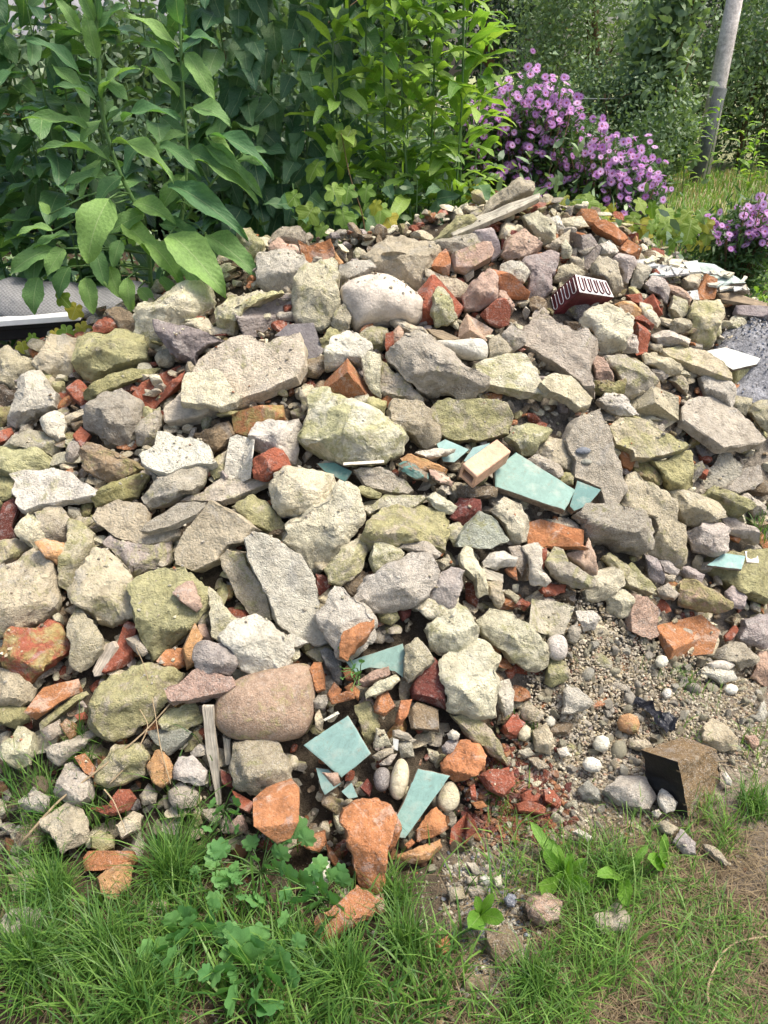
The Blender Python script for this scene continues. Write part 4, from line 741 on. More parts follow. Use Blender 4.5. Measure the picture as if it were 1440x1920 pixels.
def mound_col(X, Y):
    c = np.zeros(X.shape+(4,)); c[..., 3] = 1; c[..., :3] = (.11, .088, .062)
    f = np.clip(fan_w(X, Y), 0, 1)[..., None]; c[..., :3] = c[..., :3]*(1-f) + np.array([.35, .31, .25])*f
    return c
mound = tag(grid_mesh('soil_mound', mx, my, lambda X, Y: mound_z(X, Y) - .045 + .02*noise3(np.stack([X*9, Y*9, X*0], -1), 4), mound_col, M['soil']), kind='structure')

# ------------------------------------------------------------------ rubble pieces
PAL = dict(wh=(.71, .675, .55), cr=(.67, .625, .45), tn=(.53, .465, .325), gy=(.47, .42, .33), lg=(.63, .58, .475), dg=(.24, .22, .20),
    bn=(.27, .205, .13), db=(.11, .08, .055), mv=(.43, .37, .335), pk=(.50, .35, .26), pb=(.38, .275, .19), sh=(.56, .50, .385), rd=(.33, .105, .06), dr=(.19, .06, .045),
    oy=(.50, .29, .135), tl=(.21, .335, .30), td=(.10, .22, .19), wm=(.56, .57, .54), mt=(.45, .53, .49), wg=(.50, .54, .42),
    sl=(.16, .15, .15), gg=(.30, .30, .25), bl=(.20, .22, .25))
PAL['or'] = (.44, .195, .088)
TILES = dict(A=(0, 400), B=(470, 400), C=(940, 380), D=(0, 780), E=(470, 780), F=(940, 760), G=(0, 1130), H=(470, 1130), I=(940, 1130),
    J=(0, 1480), K=(470, 1480), L=(940, 1480))
CATEG = dict(brick_fragment='brick', ceramic_tile='tile', concrete_chunk='concrete', concrete_pipe='pipe', concrete_post='post', concrete_plate='slab',
    mortar_block='block', mortar_lump='mortar', mossy_block='block', mossy_flat_stone='slab', mossy_stone='stone', paper_scrap='scrap', plaster_block='block',
    plaster_board='board', plaster_chunk='plaster', plaster_scrap='scrap', plaster_shell='plaster', plaster_plate='slab', curved_tile='roof tile',
    slate_piece='slate', small_stone='stone', stone='stone', stone_block='block', flat_stone='slab', terracotta_piece='terracotta', terracotta_tile='tile',
    tile_shard='tile', tile_strip='tile', wood_splinter='wood', wooden_board='board', wooden_plank='plank', wood_strip='slat', boulder='boulder', pebble='pebble')

def poly_centroid(p):
    x, y = p[:, 0], p[:, 1]; x2, y2 = np.roll(x, -1), np.roll(y, -1); cr = x*y2-x2*y
    A = cr.sum()/2
    if abs(A) < 1e-9: return p.mean(0), 1e-6
    return np.array([((x+x2)*cr).sum(), ((y+y2)*cr).sum()])/(6*A), abs(A)
def resample(p, N):
    q = np.vstack([p, p[:1]]); seg = np.linalg.norm(np.diff(q, axis=0), axis=1); L = np.concatenate([[0], np.cumsum(seg)])
    t = np.linspace(0, L[-1], N, endpoint=False)
    for v in L[:-1]:                                             # keep the corners
        t[np.argmin(np.abs(t-v))] = v
    t = np.sort(t)
    return np.stack([np.interp(t, L, q[:, 0]), np.interp(t, L, q[:, 1])], 1)
def ring_faces(nr, N, i0, flip=False):
    F = []
    for r in range(nr-1):
        for j in range(N):
            a, b = i0+r*N+j, i0+r*N+(j+1) % N
            q = (a, b, b+N, a+N); F.append(q[::-1] if flip else q)
    return F
def vnormals(V, F):
    n = np.zeros_like(V)
    q = np.array([f for f in F if len(f) == 4]); t = np.array([f for f in F if len(f) == 3])
    for fs in (q, t):
        if len(fs) == 0: continue
        a = np.cross(V[fs[:, 2]]-V[fs[:, 0]], V[fs[:, -1]]-V[fs[:, 1]]) if fs.shape[1] == 4 else np.cross(V[fs[:, 1]]-V[fs[:, 0]], V[fs[:, 2]]-V[fs[:, 0]])
        for c in range(fs.shape[1]): np.add.at(n, fs[:, c], a)
    return n/np.maximum(np.linalg.norm(n, axis=1, keepdims=True), 1e-12)

def build_piece(kind, px, seed, opts, lift, fsurf=H):
    """returns world position, local verts, faces, wall flags; px is the traced outline of the piece"""
    r = np.random.default_rng(seed)
    c, A = poly_centroid(px)
    P = hit(c[0], c[1], fsurf); d = ray(c[0], c[1])
    if P[1] > 3.15: P = at(c[0], c[1], float(np.interp(at(c[0], c[1], 2.9)[0], XS, YCS)))
    sn = snormal(P)
    if 'n' in opts:
        e, a = opts['n']; n = np.array([math.cos(R(e))*math.sin(R(a)), -math.cos(R(e))*math.cos(R(a)), math.sin(R(e))])
    else:
        n = -d*.6 + sn*.4; n /= np.linalg.norm(n)
        if kind != 's': n += r.normal(0, .10, 3); n /= np.linalg.norm(n)
    u = np.cross([0, 0, 1.0], n); u /= np.linalg.norm(u); v = np.cross(n, u)
    P = P - d*(.012*lift)
    def unproj(q):
        dd = ray(q[0], q[1]); t = np.dot(P-ORG, n)/np.dot(dd, n); w = ORG+dd*t-P
        return (np.dot(w, u), np.dot(w, v))
    p2 = np.array([unproj(q) for q in px])
    c2, A2 = poly_centroid(p2); size = math.sqrt(A2)
    if (np.cross(np.append(p2[1]-p2[0], 0), np.append(p2[2]-p2[1], 0))[2] if len(p2) == 3 else
        ((p2[:, 0]*np.roll(p2[:, 1], -1)-np.roll(p2[:, 0], -1)*p2[:, 1]).sum())) < 0:
        p2 = p2[::-1]; rev = True
    else: rev = False
    N = int(np.clip(size*560, 20, 92))
    o = resample(p2, N)
    if kind in 'rbds':
        tn = np.roll(o, -1, 0)-np.roll(o, 1, 0); nn = np.stack([tn[:, 1], -tn[:, 0]], 1); nn /= np.maximum(np.linalg.norm(nn, axis=1, keepdims=True), 1e-9)
        amp = opts.get('rag', dict(r=.042, b=.007, d=.004, s=.010 if opts.get('flat') else .022)[kind])*size
        o = o + nn*(amp*fbm(np.concatenate([o/size*5, np.full((N, 1), seed*.37)], 1), seed, 3))[:, None]
        for _ in range(8 if kind == 'd' else 0): o = .5*o + .25*(np.roll(o, 1, 0)+np.roll(o, -1, 0))
    c2, _ = poly_centroid(o); rel = o-c2
    T = opts.get('T', {'r': .52, 'b': .46, 'd': .42, 'p': .45, 'y': .3, 's': .1}[kind])*size
    V = []; F = []
    if kind == 's':
        t = opts.get('t', 20)*.001
        fr = [.04, .25, .5, .72, .88, .97] if opts.get('flat') else [.04, .12, .22, .32, .42, .52, .62, .71, .8, .88, .94, .98]
        lv = [(f, 0.0) for f in fr] + [(1.0, -.08*t), (1.0, -.35*t), (1.0, -.65*t), (1.0, -.95*t), (.97, -t), (.6, -t), (.2, -t)]
        for f, w in lv:
            for j in range(N): q = c2+rel[j]*f; V.append((q[0], q[1], w))
        V = np.array(V); F = ring_faces(len(lv), N, 0, True)
        F.append(tuple(range(N))); nb = (len(lv)-1)*N; F.append(tuple(nb+j for j in range(N))[::-1])
        am = opts.get('am', .0003 if opts.get('flat') else .0016 if opts.get('thin') else .0048)
        V = V + vnormals(V, F)*(am*(fbm(V/.035+seed, seed, 4) if am > .002 else fbm(V/.05+seed, seed, 2)))[:, None]
        flag = None
    else:
        fr = [.05, .14, .23, .32, .41, .49, .57, .64, .71, .77, .83, .88, .92, .955, .98, 1.0] if size > .09 else [.06, .2, .34, .48, .6, .71, .81, .89, .95, .985, 1.0] if size > .05 else [.08, .3, .55, .76, .9, 1.0]
        if kind == 'y':
            cc = np.array(unproj(opts['c'])); p6 = p2[::-1] if rev else p2
            sel = [p6[0], p6[2], p6[4]] if len(p6) >= 6 else [p6[0], p6[len(p6)//2], p6[-2]]
            dep = [.75*np.linalg.norm(s-cc) for s in sel]
            pts3 = [np.array([s[0], s[1], T-dd]) for s, dd in zip(sel, dep)]; a3 = np.array([cc[0], cc[1], T])
            planes = []
            for i in range(3):
                nrm = np.cross(pts3[i]-a3, pts3[(i+1) % 3]-a3)
                if nrm[2] < 0: nrm = -nrm
                if nrm[2] < 1e-9: continue
                planes.append((-nrm[0]/nrm[2], -nrm[1]/nrm[2], a3[2]+(nrm[0]*cc[0]+nrm[1]*cc[1])/nrm[2]))
        else:
            planes = []
            ext = lambda th: (rel @ np.array([math.cos(th), math.sin(th)])).max()
            cap = T*r.uniform(.72, 1.0)
            ta = r.uniform(0, 2*math.pi); sl_ = r.uniform(.10, .55) if kind != 'p' else 0
            planes.append((sl_*math.cos(ta)*.8, sl_*math.sin(ta)*.8, cap))
            th0 = r.uniform(0, 2*math.pi); ns = r.integers(5, 9) if kind == 'r' else 4
            ths = [th0+2*math.pi*i/ns+r.normal(0, .25) for i in range(ns)]
            ths[0] = math.pi/2 + r.normal(0, .25)               # an upper face
            ths[1] = -math.pi/2 + r.normal(0, .3)              # an underside
            for i, th in enumerate(ths):
                E = ext(th); we = T*r.uniform(.0, .35); x0 = E*r.uniform(.05, .65)
                if i == 0: x0 = E*r.uniform(-.25, .35); we = T*r.uniform(.0, .25)
                if i == 1: x0 = E*r.uniform(.30, .75); we = 0
                if kind == 'b': x0 = E*r.uniform(.55, .92); we = T*r.uniform(0, .2)
                kk = (cap-we)/max(E-x0, 1e-4)
                planes.append((-kk*math.cos(th), -kk*math.sin(th), we+kk*E))
        def hgt(q):
            z = np.full(len(q), 1e9)
            for a, b, w0 in planes: z = np.minimum(z, a*(q[:, 0]-(0 if kind == 'y' else c2[0]))+b*(q[:, 1]-(0 if kind == 'y' else c2[1]))+w0)
            return z
        eb = dict(r=.06, b=.035, d=.9, p=1.0, y=.04)[kind]
        tb = T*r.uniform(.7, 1.0)
        lo = 0.0
        for f in fr:
            q = c2+rel*f
            if kind in 'dp': w = np.full(N, T*math.sqrt(max(1-f**2.2, 0)))
            else:
                w = hgt(q)
                if kind != 'y': w = np.minimum(w, T*1.1*math.sqrt(max(1-max((f-(1-eb))/eb, 0)**2, 0)))
                w = np.maximum(w, -1.2*T if kind == 'y' else 0)
            V += [(q[j, 0], q[j, 1], w[j]) for j in range(N)]
            wl_ = w
        for f, g in ((.98, .25), (.9, .55), (.7, .85), (.35, 1.0)):
            q = c2+rel*f; base = np.minimum(wl_, 0) if kind == 'y' else 0*wl_
            V += [(q[j, 0], q[j, 1], base[j]-tb*g) for j in range(N)]
        nr = len(fr)+4
        V = np.array(V); F = ring_faces(nr, N, 0, True)
        i0 = len(V); ce = hgt(c2[None])[0] if kind in 'rby' else T
        V = np.vstack([V, [[c2[0], c2[1], min(ce, 1.1*T) if kind != 'y' else ce], [c2[0], c2[1], V[-N:, 2].min()-.02*T]]])
        F += [(i0, j, (j+1) % N) for j in range(N)]
        nb = (nr-1)*N; F += [(i0+1, nb+(j+1) % N, nb+j) for j in range(N)]
        am = dict(r=.034, b=.008, d=.006, p=.006, y=.010)[kind]*size
        Nn = vnormals(V, F); q = V/size
        sh = np.array([seed*1.7, seed*.3, seed*.9])
        dsp = fbm(q*3.2+sh, seed, 4)
        if kind in 'rb':
            rg = 1-np.abs(noise3(q*2.3+sh*.5, seed+5))*2; dsp = dsp + .8*np.minimum(rg, .3)
            tt = (noise3(q*2.1+sh*.7, seed+8)+.35*noise3(q*6+sh, seed+9))*2.6; ft = tt-np.floor(tt)      # broken ledges
            dsp = dsp + .95*(np.floor(tt)+sst(.0, .22, ft))*.75 if kind == 'r' else dsp
        V = V + Nn*(am*dsp)[:, None]
    B = np.stack([u, v, n], 0)
    Wd = V @ B
    return P, Wd, F, n, size

def ctype(name, kind):
    if name in ('tile_shard', 'ceramic_tile', 'tile_strip'): return 'glaze'
    if name.startswith('wood'): return 'wood'
    if 'brick' in name or name in ('curved_tile', 'terracotta_tile', 'terracotta_piece'): return 'brick'
    if kind in 'dp' or name in ('slate_piece', 'plaster_scrap', 'plaster_board', 'paper_scrap'): return 'smooth'
    return 'rock'
pieces = {}
prev = None
for i, line in enumerate(CAT.strip().splitlines()):
    hd, pts, name, label = line.split('|')
    h = hd.split(); tl_, kind, colk, moss, lift = h[0], h[1], h[2], float(h[3]), float(h[4])
    opts = {}
    ox, oy, sc = (0, 0, 1.0) if tl_ == 'Z' else (*TILES[tl_], 2.88)
    for q in h[5:]:
        a, b = q.split('='); vals = [float(z) for z in b.split(',')]
        opts[a] = vals[0] if len(vals) == 1 else tuple(vals)
    if 'c' in opts: opts['c'] = (ox+opts['c'][0]/sc, oy+opts['c'][1]/sc)
    px = np.array([[float(z) for z in q.split(',')] for q in pts.split()])/sc + np.array([ox, oy])
    child = name.startswith('>'); name = name.lstrip('>')
    mt = ctype(name, kind)
    if mt in ('glaze', 'smooth') and kind == 's': opts['flat'] = 1
    if mt == 'wood': opts['thin'] = 1; opts['rag'] = .01
    if kind != 's':                                            # hidden margins of pieces reach a little under their neighbours
        c_, _ = poly_centroid(px); px = c_ + (px-c_)*1.05
    P, V, F, n, size = build_piece(kind, px, 101+i, opts, lift)
    uv = None
    if mt == 'wood':
        e = np.linalg.eigh(np.cov(V.T))[1]; ax = e[:, 2]; bx = np.cross(n, ax)
        uv = np.stack([V @ ax / .25, V @ bx / .25], 1)
    o = mesh_obj(name, V, F, M[mt], loc=P.tolist(), sharp=27 if kind in 'rby' else 30, uv=uv)
    base = np.array(PAL[colk]); jit = 1+np.random.default_rng(i).normal(0, .025, 3)*np.array([.6, .5, .9])+np.random.default_rng(i+999).normal(0, .06)
    o.color = (*(base*jit).tolist(), moss)
    if mt == 'glaze' or name == 'plaster_board':
        me = o.data; me.materials.append(M['body'])
        nz = np.zeros(len(me.polygons)*3); me.polygons.foreach_get('normal', nz)
        me.polygons.foreach_set('material_index', (nz.reshape(-1, 3) @ n < .8).astype(np.int32))
    if child:
        o.parent = prev; o.location = (Vector(P)-prev.location)
        o['label'] = label
    else:
        tag(o, label, CATEG[name]); prev = o
    pieces[label] = o
# ------------------------------------------------------------------ small loose material
def ico(sub):
    t = (1+5**.5)/2
    v = [(-1, t, 0), (1, t, 0), (-1, -t, 0), (1, -t, 0), (0, -1, t), (0, 1, t), (0, -1, -t), (0, 1, -t), (t, 0, -1), (t, 0, 1), (-t, 0, -1), (-t, 0, 1)]
    f = [(0, 11, 5), (0, 5, 1), (0, 1, 7), (0, 7, 10), (0, 10, 11), (1, 5, 9), (5, 11, 4), (11, 10, 2), (10, 7, 6), (7, 1, 8), (3, 9, 4), (3, 4, 2), (3, 2, 6), (3, 6, 8), (3, 8, 9), (4, 9, 5), (2, 4, 11), (6, 2, 10), (8, 6, 7), (9, 8, 1)]
    v = [np.array(p)/np.linalg.norm(p) for p in v]
    for _ in range(sub):
        d = {}; nf = []
        def mid(a, b):
            k_ = (min(a, b), max(a, b))
            if k_ not in d: m_ = v[a]+v[b]; v.append(m_/np.linalg.norm(m_)); d[k_] = len(v)-1
            return d[k_]
        for a, b, c in f:
            x, y, z = mid(a, b), mid(b, c), mid(c, a); nf += [(a, x, z), (b, y, x), (c, z, y), (x, y, z)]
        f = nf
    return np.array(v), np.array(f)
def chip(sub, seed, sharp=True):
    v, f = ico(sub); r = np.random.default_rng(seed); v = v.copy()
    if sharp:
        for _ in range(10):
            n = r.normal(size=3); n /= np.linalg.norm(n); h = r.uniform(.35, .72); dd = v @ n - h
            v = v - np.maximum(dd, 0)[:, None]*n
    v = v*(1+(.05 if sharp else .10)*fbm(v*1.7+seed, seed, 2))[:, None]*np.array([1, r.uniform(.6, 1), r.uniform(.45, .85)])
    return v, f
CH = [chip(1, s) for s in range(10)]; PB = [chip(1, 50+s, False) for s in range(6)]; GR = [chip(0, 80+s) for s in range(6)]
def rand_rot(r):
    q = r.normal(size=4); q /= np.linalg.norm(q); a, b, c, d = q
    return np.array([[a*a+b*b-c*c-d*d, 2*b*c-2*a*d, 2*b*d+2*a*c], [2*b*c+2*a*d, a*a-b*b+c*c-d*d, 2*c*d-2*a*b], [2*b*d-2*a*c, 2*c*d+2*a*b, a*a-b*b-c*c+d*d]])
def scatter(name, pos, size, tint, kinds, mat, seed, flat=1.0):
    r = np.random.default_rng(seed); VV = []; FF = []; CC = []; n0 = 0
    for p, s, c in zip(pos, size, tint):
        v, f = kinds[r.integers(len(kinds))]
        v = (v @ rand_rot(r).T)*s; v[:, 2] *= flat
        VV.append(v+p); FF.append(f+n0); CC.append(np.tile(c, (len(v), 1))); n0 += len(v)
    V = np.concatenate(VV); Fm = np.concatenate(FF); C = np.concatenate(CC)
    return mesh_obj(name, V, Fm.tolist(), mat, smooth=True, sharp=25, cols=C)
def tints(n, r, keys, w):
    ks = r.choice(len(keys), n, p=np.array(w)/sum(w)); out = np.zeros((n, 4))
    for i, k_ in enumerate(ks):
        out[i, :3] = np.array(PAL[keys[k_]])*r.uniform(.7, 1.15); out[i, 3] = r.uniform(0, .6)*(r.random() < .5)
    return out
r = np.random.default_rng(3)
# rubble that fills the crevices
n = 6500
X = r.uniform(-1.6, 1.7, n); Y = r.uniform(1.05, 3.1, n); ok = mound_z(X, Y) > ground_z(X, Y)-.01
X, Y = X[ok], Y[ok]; sz = .006+.030*r.random(len(X))**2.6
Z = mound_z(X, Y)-.040+sz*.35
tag(scatter('small_rubble', np.stack([X, Y, Z], 1), sz, tints(len(X), r, ['tn', 'gy', 'cr', 'bn', 'rd', 'or', 'lg', 'mv'], [5, 4, 4, 4, 1.6, 1.6, 2, 1]), CH, M['filler'], 7),
    'small broken stones and brick crumbs packed between the larger rubble', 'rubble', kind='stuff')
n = 4200
X = r.uniform(-1.6, 1.7, n); Y = r.uniform(1.12, 3.05, n); ok = mound_z(X, Y) > ground_z(X, Y)+.02
X, Y = X[ok], Y[ok]; sz = .014+.042*r.random(len(X))**1.8; Z = mound_z(X, Y)-.026+r.uniform(-.02, .02, len(X))
CH2 = [chip(2, 200+s) for s in range(10)]
tag(scatter('loose_rubble', np.stack([X, Y, Z], 1), sz, tints(len(X), r, ['tn', 'gy', 'cr', 'bn', 'rd', 'or', 'mv'], [5, 3, 4, 4, 1.5, 1.5, 1]), CH2, M['filler'], 8, .65),
    'half buried stones lying deep between the larger rubble', 'rubble', kind='stuff')
# crumbs: brick red patch and pale gravel
def in_px(n, poly, r):
    poly = np.array(poly, float); lo, hi = poly.min(0), poly.max(0); out = []
    while len(out) < n:
        p = r.uniform(lo, hi); j = len(poly)-1; ins = False
        for i in range(len(poly)):
            a, b = poly[i], poly[j]
            if (a[1] > p[1]) != (b[1] > p[1]) and p[0] < (b[0]-a[0])*(p[1]-a[1])/(b[1]-a[1])+a[0]: ins = not ins
            j = i
        if ins: out.append(p)
    return np.array(out)
def on_ground(n, poly, r):
    P = np.array([hit(*p) for p in in_px(max(60, n//12), poly, r)])
    if n > len(P):                                              # densify around the hits
        q = P[r.integers(0, len(P), n)]+np.concatenate([r.normal(0, .03, (n, 2)), np.zeros((n, 1))], 1); q[:, 2] = H(q[:, 0], q[:, 1]); return q
    return P[:n]
FANP = [(1000, 1210), (1080, 1130), (1170, 1130), (1230, 1215), (1330, 1240), (1440, 1260), (1440, 1420), (1380, 1440), (1240, 1400), (1250, 1500), (1100, 1560), (1000, 1480), (960, 1430), (1010, 1340)]
P = on_ground(16000, FANP, r); sz = .0022+.0075*r.random(len(P))**2.5; P[:, 2] += sz*.3
tag(scatter('gravel', P, sz, tints(len(P), r, ['tn', 'lg', 'gy', 'wh', 'pk'], [6, 5, 3, 3, 1])*np.array([.92, .88, .82, .3]), GR, M['filler'], 9, .8),
    'pale fine gravel and grit spilled at the foot of the pile', 'gravel', kind='stuff')
P = on_ground(2600, [(860, 1620), (960, 1600), (970, 1740), (930, 1860), (890, 1860), (880, 1720)], r); sz = .003+.008*r.random(len(P))**2; P[:, 2] += sz*.3
tag(scatter('grey_gravel', P, sz, tints(len(P), r, ['bl', 'lg', 'gy', 'dg', 'wh'], [4, 3, 4, 2, 1])*np.array([1, 1, 1, .2]), GR, M['filler'], 10, .8),
    'blue grey gravel strip running through the grass below the pile', 'gravel', kind='stuff')
P = on_ground(1500, [(880, 1420), (980, 1420), (1050, 1490), (1040, 1560), (940, 1560), (890, 1500)], r); sz = .004+.014*r.random(len(P))**2; P[:, 2] += sz*.3
tag(scatter('brick_crumbs', P, sz, tints(len(P), r, ['rd', 'or', 'dr', 'tn'], [4, 3, 2, 2])*np.array([.8, .85, .9, .2]), CH[:5], M['filler'], 12),
    'red brick crumbs at the foot of the pile beside gravel', 'crumbs', kind='stuff')
P = on_ground(5200, [(0, 1600), (400, 1560), (860, 1600), (1000, 1540), (1250, 1540), (1440, 1420), (1440, 1960), (0, 1960)], r)
P[:, :2] += r.normal(0, .06, (len(P), 2)); P[:, 2] = H(P[:, 0], P[:, 1]); sz = .0018+.009*r.random(len(P))**3; P[:, 2] += sz*.2
tag(scatter('soil_grit', P, sz, tints(len(P), r, ['tn', 'gy', 'bn', 'lg', 'or', 'db'], [4, 3, 4, 2, 1, 4])*np.array([.7, .7, .7, .3]), GR, M['filler'], 19, .8),
    'stony grit and clods on the bare soil in the foreground', 'grit', kind='stuff')
# single stones of the gravel fan
peb = []
for s in range(8):
    v, f = chip(2, 300+s, s < 7); peb.append(mesh_obj('fan_stone', v, f.tolist(), M['rock'] if s < 7 else M['smooth'], sharp=25).data)
for o in [o for o in bpy.data.objects if o.name.startswith('fan_stone')]: bpy.data.objects.remove(o)
def single(name, P, s, label, cat, group, col, moss=0):
    o = bpy.data.objects.new(name, peb[r.integers(len(peb))]); COL.objects.link(o)
    o.location = P + np.array([0, 0, s*.35]); o.scale = (s, s, s*.85); o.rotation_euler = r.uniform(0, 6.28, 3)
    o.color = (*(np.array(PAL[col])*r.uniform(.85, 1.1)), moss)
    return tag(o, label, cat, group)
for i, p in enumerate(in_px(280, FANP, r)):
    single('gravel_stone', hit(*p), .008+.018*r.random()**1.5, 'small pale stone lying loose in the gravel at the foot of the pile', 'stone', 'loose stones in the gravel fan', r.choice(['lg', 'lg', 'tn', 'wh', 'cr', 'cr']), .05)
for i, p in enumerate(in_px(60, [(0, 1400), (420, 1470), (470, 1560), (700, 1560), (880, 1480), (900, 1600), (700, 1700), (300, 1650), (0, 1640)], r)):
    single('foot_stone', hit(*p), .012+.022*r.random(), 'small stone half sunk in the grass along the foot of the pile', 'stone', 'small stones along the pile foot', r.choice(['tn', 'gy', 'cr', 'or', 'bn']), .3)

# crumbs and mortar dust that came to rest on top of the larger pieces
VV = []; FF = []; n0 = 0
for o in pieces.values():
    if o.name.startswith(('tile', 'ceramic', 'plaster_board', 'brick_corner')): continue
    a = np.zeros(len(o.data.vertices)*3, dtype=np.float32); o.data.vertices.foreach_get('co', a); a = a.reshape(-1, 3)+np.array(o.location if o.parent is None else o.location+o.parent.location)
    VV.append(a); FF += [tuple(i+n0 for i in p.vertices) for p in o.data.polygons]; n0 += len(a)
RB = BVHTree.FromPolygons(np.vstack(VV).tolist(), FF)
pos = []; 
for _ in range(16000):
    x, y = r.uniform(-1.5, 1.6), r.uniform(1.1, 3.0)
    h_ = RB.ray_cast(Vector((x, y, 3)), Vector((0, 0, -1)))
    if h_[0] is not None and h_[1].z > .55+.25*r.random() and h_[0].z > .03: pos.append(np.array(h_[0]))
pos = np.array(pos)
kp = (noise3(pos*7.0, 61)+.5*noise3(pos*22, 62)) > .10; pos = pos[kp]
sz = .0016+.0085*r.random(len(pos))**3.2; pos[:, 2] += sz*.3
tag(scatter('mortar_crumbs', pos, sz, tints(len(pos), r, ['tn', 'cr', 'gy', 'lg', 'or', 'bn'], [4, 5, 3, 4, 1, 1])*np.array([1, 1, 1, .4]), GR, M['filler'], 23, .8),
    'crumbs of mortar and plaster lying on top of the larger pieces', 'crumbs', kind='stuff')

# ------------------------------------------------------------------ special pieces
def face_frame(px4, n, lift):
    px4 = np.array(px4, float); c = px4.mean(0); P = hit(*c) - ray(*c)*.012*lift
    e, a = n; n = np.array([math.cos(R(e))*math.sin(R(a)), -math.cos(R(e))*math.cos(R(a)), math.sin(R(e))])
    Q = []
    for q in px4:
        d = ray(*q); Q.append(ORG + d*(np.dot(P-ORG, n)/np.dot(d, n)))
    return np.array(Q), n
def bevel(o, w, seg=2):
    m = o.modifiers.new('bevel', 'BEVEL'); m.width = w; m.segments = seg; m.limit_method = 'ANGLE'; m.angle_limit = R(35); return o
M['hollow'] = plain('pale_clay', (.62, .39, .26), .85, .22, 60, .003)
M['hollow_dark'] = plain('clay_core', (.40, .24, .15), .9, .3, 60, .003)
# white hollow clay brick: a channel block open at the near end
Q, n = face_frame([(862, 874), (925, 826), (966, 842), (899, 889)], (62, 14), 12)
L = (Q[1]-Q[0]+Q[2]-Q[3])*.5; Wd = (Q[3]-Q[0]+Q[2]-Q[1])*.5; Wd = Wd - L*np.dot(Wd, L)/np.dot(L, L); hgt_ = .058
O = Q.mean(0)-L/2-Wd/2-n*hgt_
def bp(a, b, c): return O+L*a+Wd*b+n*hgt_*c
vs = [bp(a, b, c) for a in (0, 1) for c in (0, 1) for b in (0, 1)]          # outer
hb = [bp(0, b, c) for b, c in ((.16, .30), (.84, .30), (.84, .72), (.16, .72))]; hi_ = [bp(.85, b, c) for b, c in ((.18, .32), (.82, .32), (.82, .70), (.18, .70))]
V = np.array(vs+hb+hi_)-O
F = [(4, 5, 7, 6), (0, 4, 6, 2), (1, 3, 7, 5), (2, 6, 7, 3), (0, 1, 5, 4), (0, 8, 9, 1), (1, 9, 10, 3), (3, 10, 11, 2), (2, 11, 8, 0)]
F += [(8, 12, 13, 9), (9, 13, 14, 10), (10, 14, 15, 11), (11, 15, 12, 8), (12, 15, 14, 13)]
hb_ = mesh_obj('hollow_brick', V, F, loc=O.tolist(), smooth=True, sharp=40, mats=[M['hollow'], M['hollow_dark']], midx=[0]*9+[1]*5)
bevel(hb_, .005, 3); tag(hb_, 'whitish pink hollow clay brick lying on the large teal tile slab', 'brick')

# ribbed glazed stove tile, maroon with white
M['maroon'] = plain('maroon_glaze', (.10, .022, .026), .4, .45, 50, .001)
M['white_glaze'] = plain('white_glaze', (.58, .55, .52), .45, .3, 50, .001)
Q, n = face_frame([(940+398/2.88, 380+384/2.88), (940+568/2.88, 380+420/2.88), (940+612/2.88, 380+512/2.88), (940+424/2.88, 380+484/2.88)], (45, 42), 9)
th = .13; V = np.vstack([Q, Q-n*th]); O = Q[0]
t = mesh_obj('stove_tile', V-O, [(3, 2, 1, 0), (4, 5, 6, 7), (0, 1, 5, 4), (1, 2, 6, 5), (2, 3, 7, 6), (3, 0, 4, 7)], loc=O.tolist(), mats=[M['maroon'], M['white_glaze']], midx=[1, 0, 0, 0, 0, 0], smooth=False)
bevel(t, .004); tag(t, 'ribbed glazed stove tile with white face and maroon side near the crest', 'tile')
def tube(pts, rad, seg=6, closed=False):
    pts = np.array(pts, float); nP = len(pts); V = []; F = []
    rad = np.full(nP, rad) if np.isscalar(rad) else np.array(rad)
    tg = np.gradient(pts, axis=0); tg /= np.maximum(np.linalg.norm(tg, axis=1, keepdims=True), 1e-9)
    ref = np.array([.31, .17, .93]); 
    for i in range(nP):
        a = np.cross(tg[i], ref); a /= np.linalg.norm(a); b = np.cross(tg[i], a)
        for j in range(seg):
            th_ = 2*math.pi*j/seg; V.append(pts[i]+rad[i]*(a*math.cos(th_)+b*math.sin(th_)))
    for i in range(nP-1):
        for j in range(seg): F.append((i*seg+j, i*seg+(j+1) % seg, (i+1)*seg+(j+1) % seg, (i+1)*seg+j))
    F.append(tuple(range(seg))[::-1]); F.append(tuple((nP-1)*seg+j for j in range(seg)))
    return np.array(V), F
def ushape(u0, u1, v0, v1):
    r_ = (u1-u0)/2; pts = [(u0, v0)]+[(u0+r_-r_*math.cos(a), v1-.12+.12*math.sin(a)) for a in np.linspace(0, math.pi, 9)]+[(u1, v0)]
    return pts
for i in range(5):
    u0 = .06+i*.185
    pts = [Q[0]+(Q[1]-Q[0])*u+(Q[3]-Q[0])*v*(1)+((Q[2]-Q[1])-(Q[3]-Q[0]))*u*v+n*.002 for u, v in ushape(u0, u0+.11, .16, .88)]
    V, F = tube(np.array(pts)-O, .0020); mesh_obj('rib', V, F, M['maroon'], parent=t)
sn_ = np.cross(Q[3]-Q[0], n); sn_ /= np.linalg.norm(sn_)
if sn_[0] > 0: sn_ = -sn_
for i in range(4):
    u0 = .08+i*.23
    pts = [Q[0]-n*th*u+(Q[3]-Q[0])*v+sn_*.002 for u, v in ushape(u0, u0+.13, .12, .86)]
    V, F = tube(np.array(pts)-O, .0013); mesh_obj('rib', V, F, M['white_glaze'], parent=t)

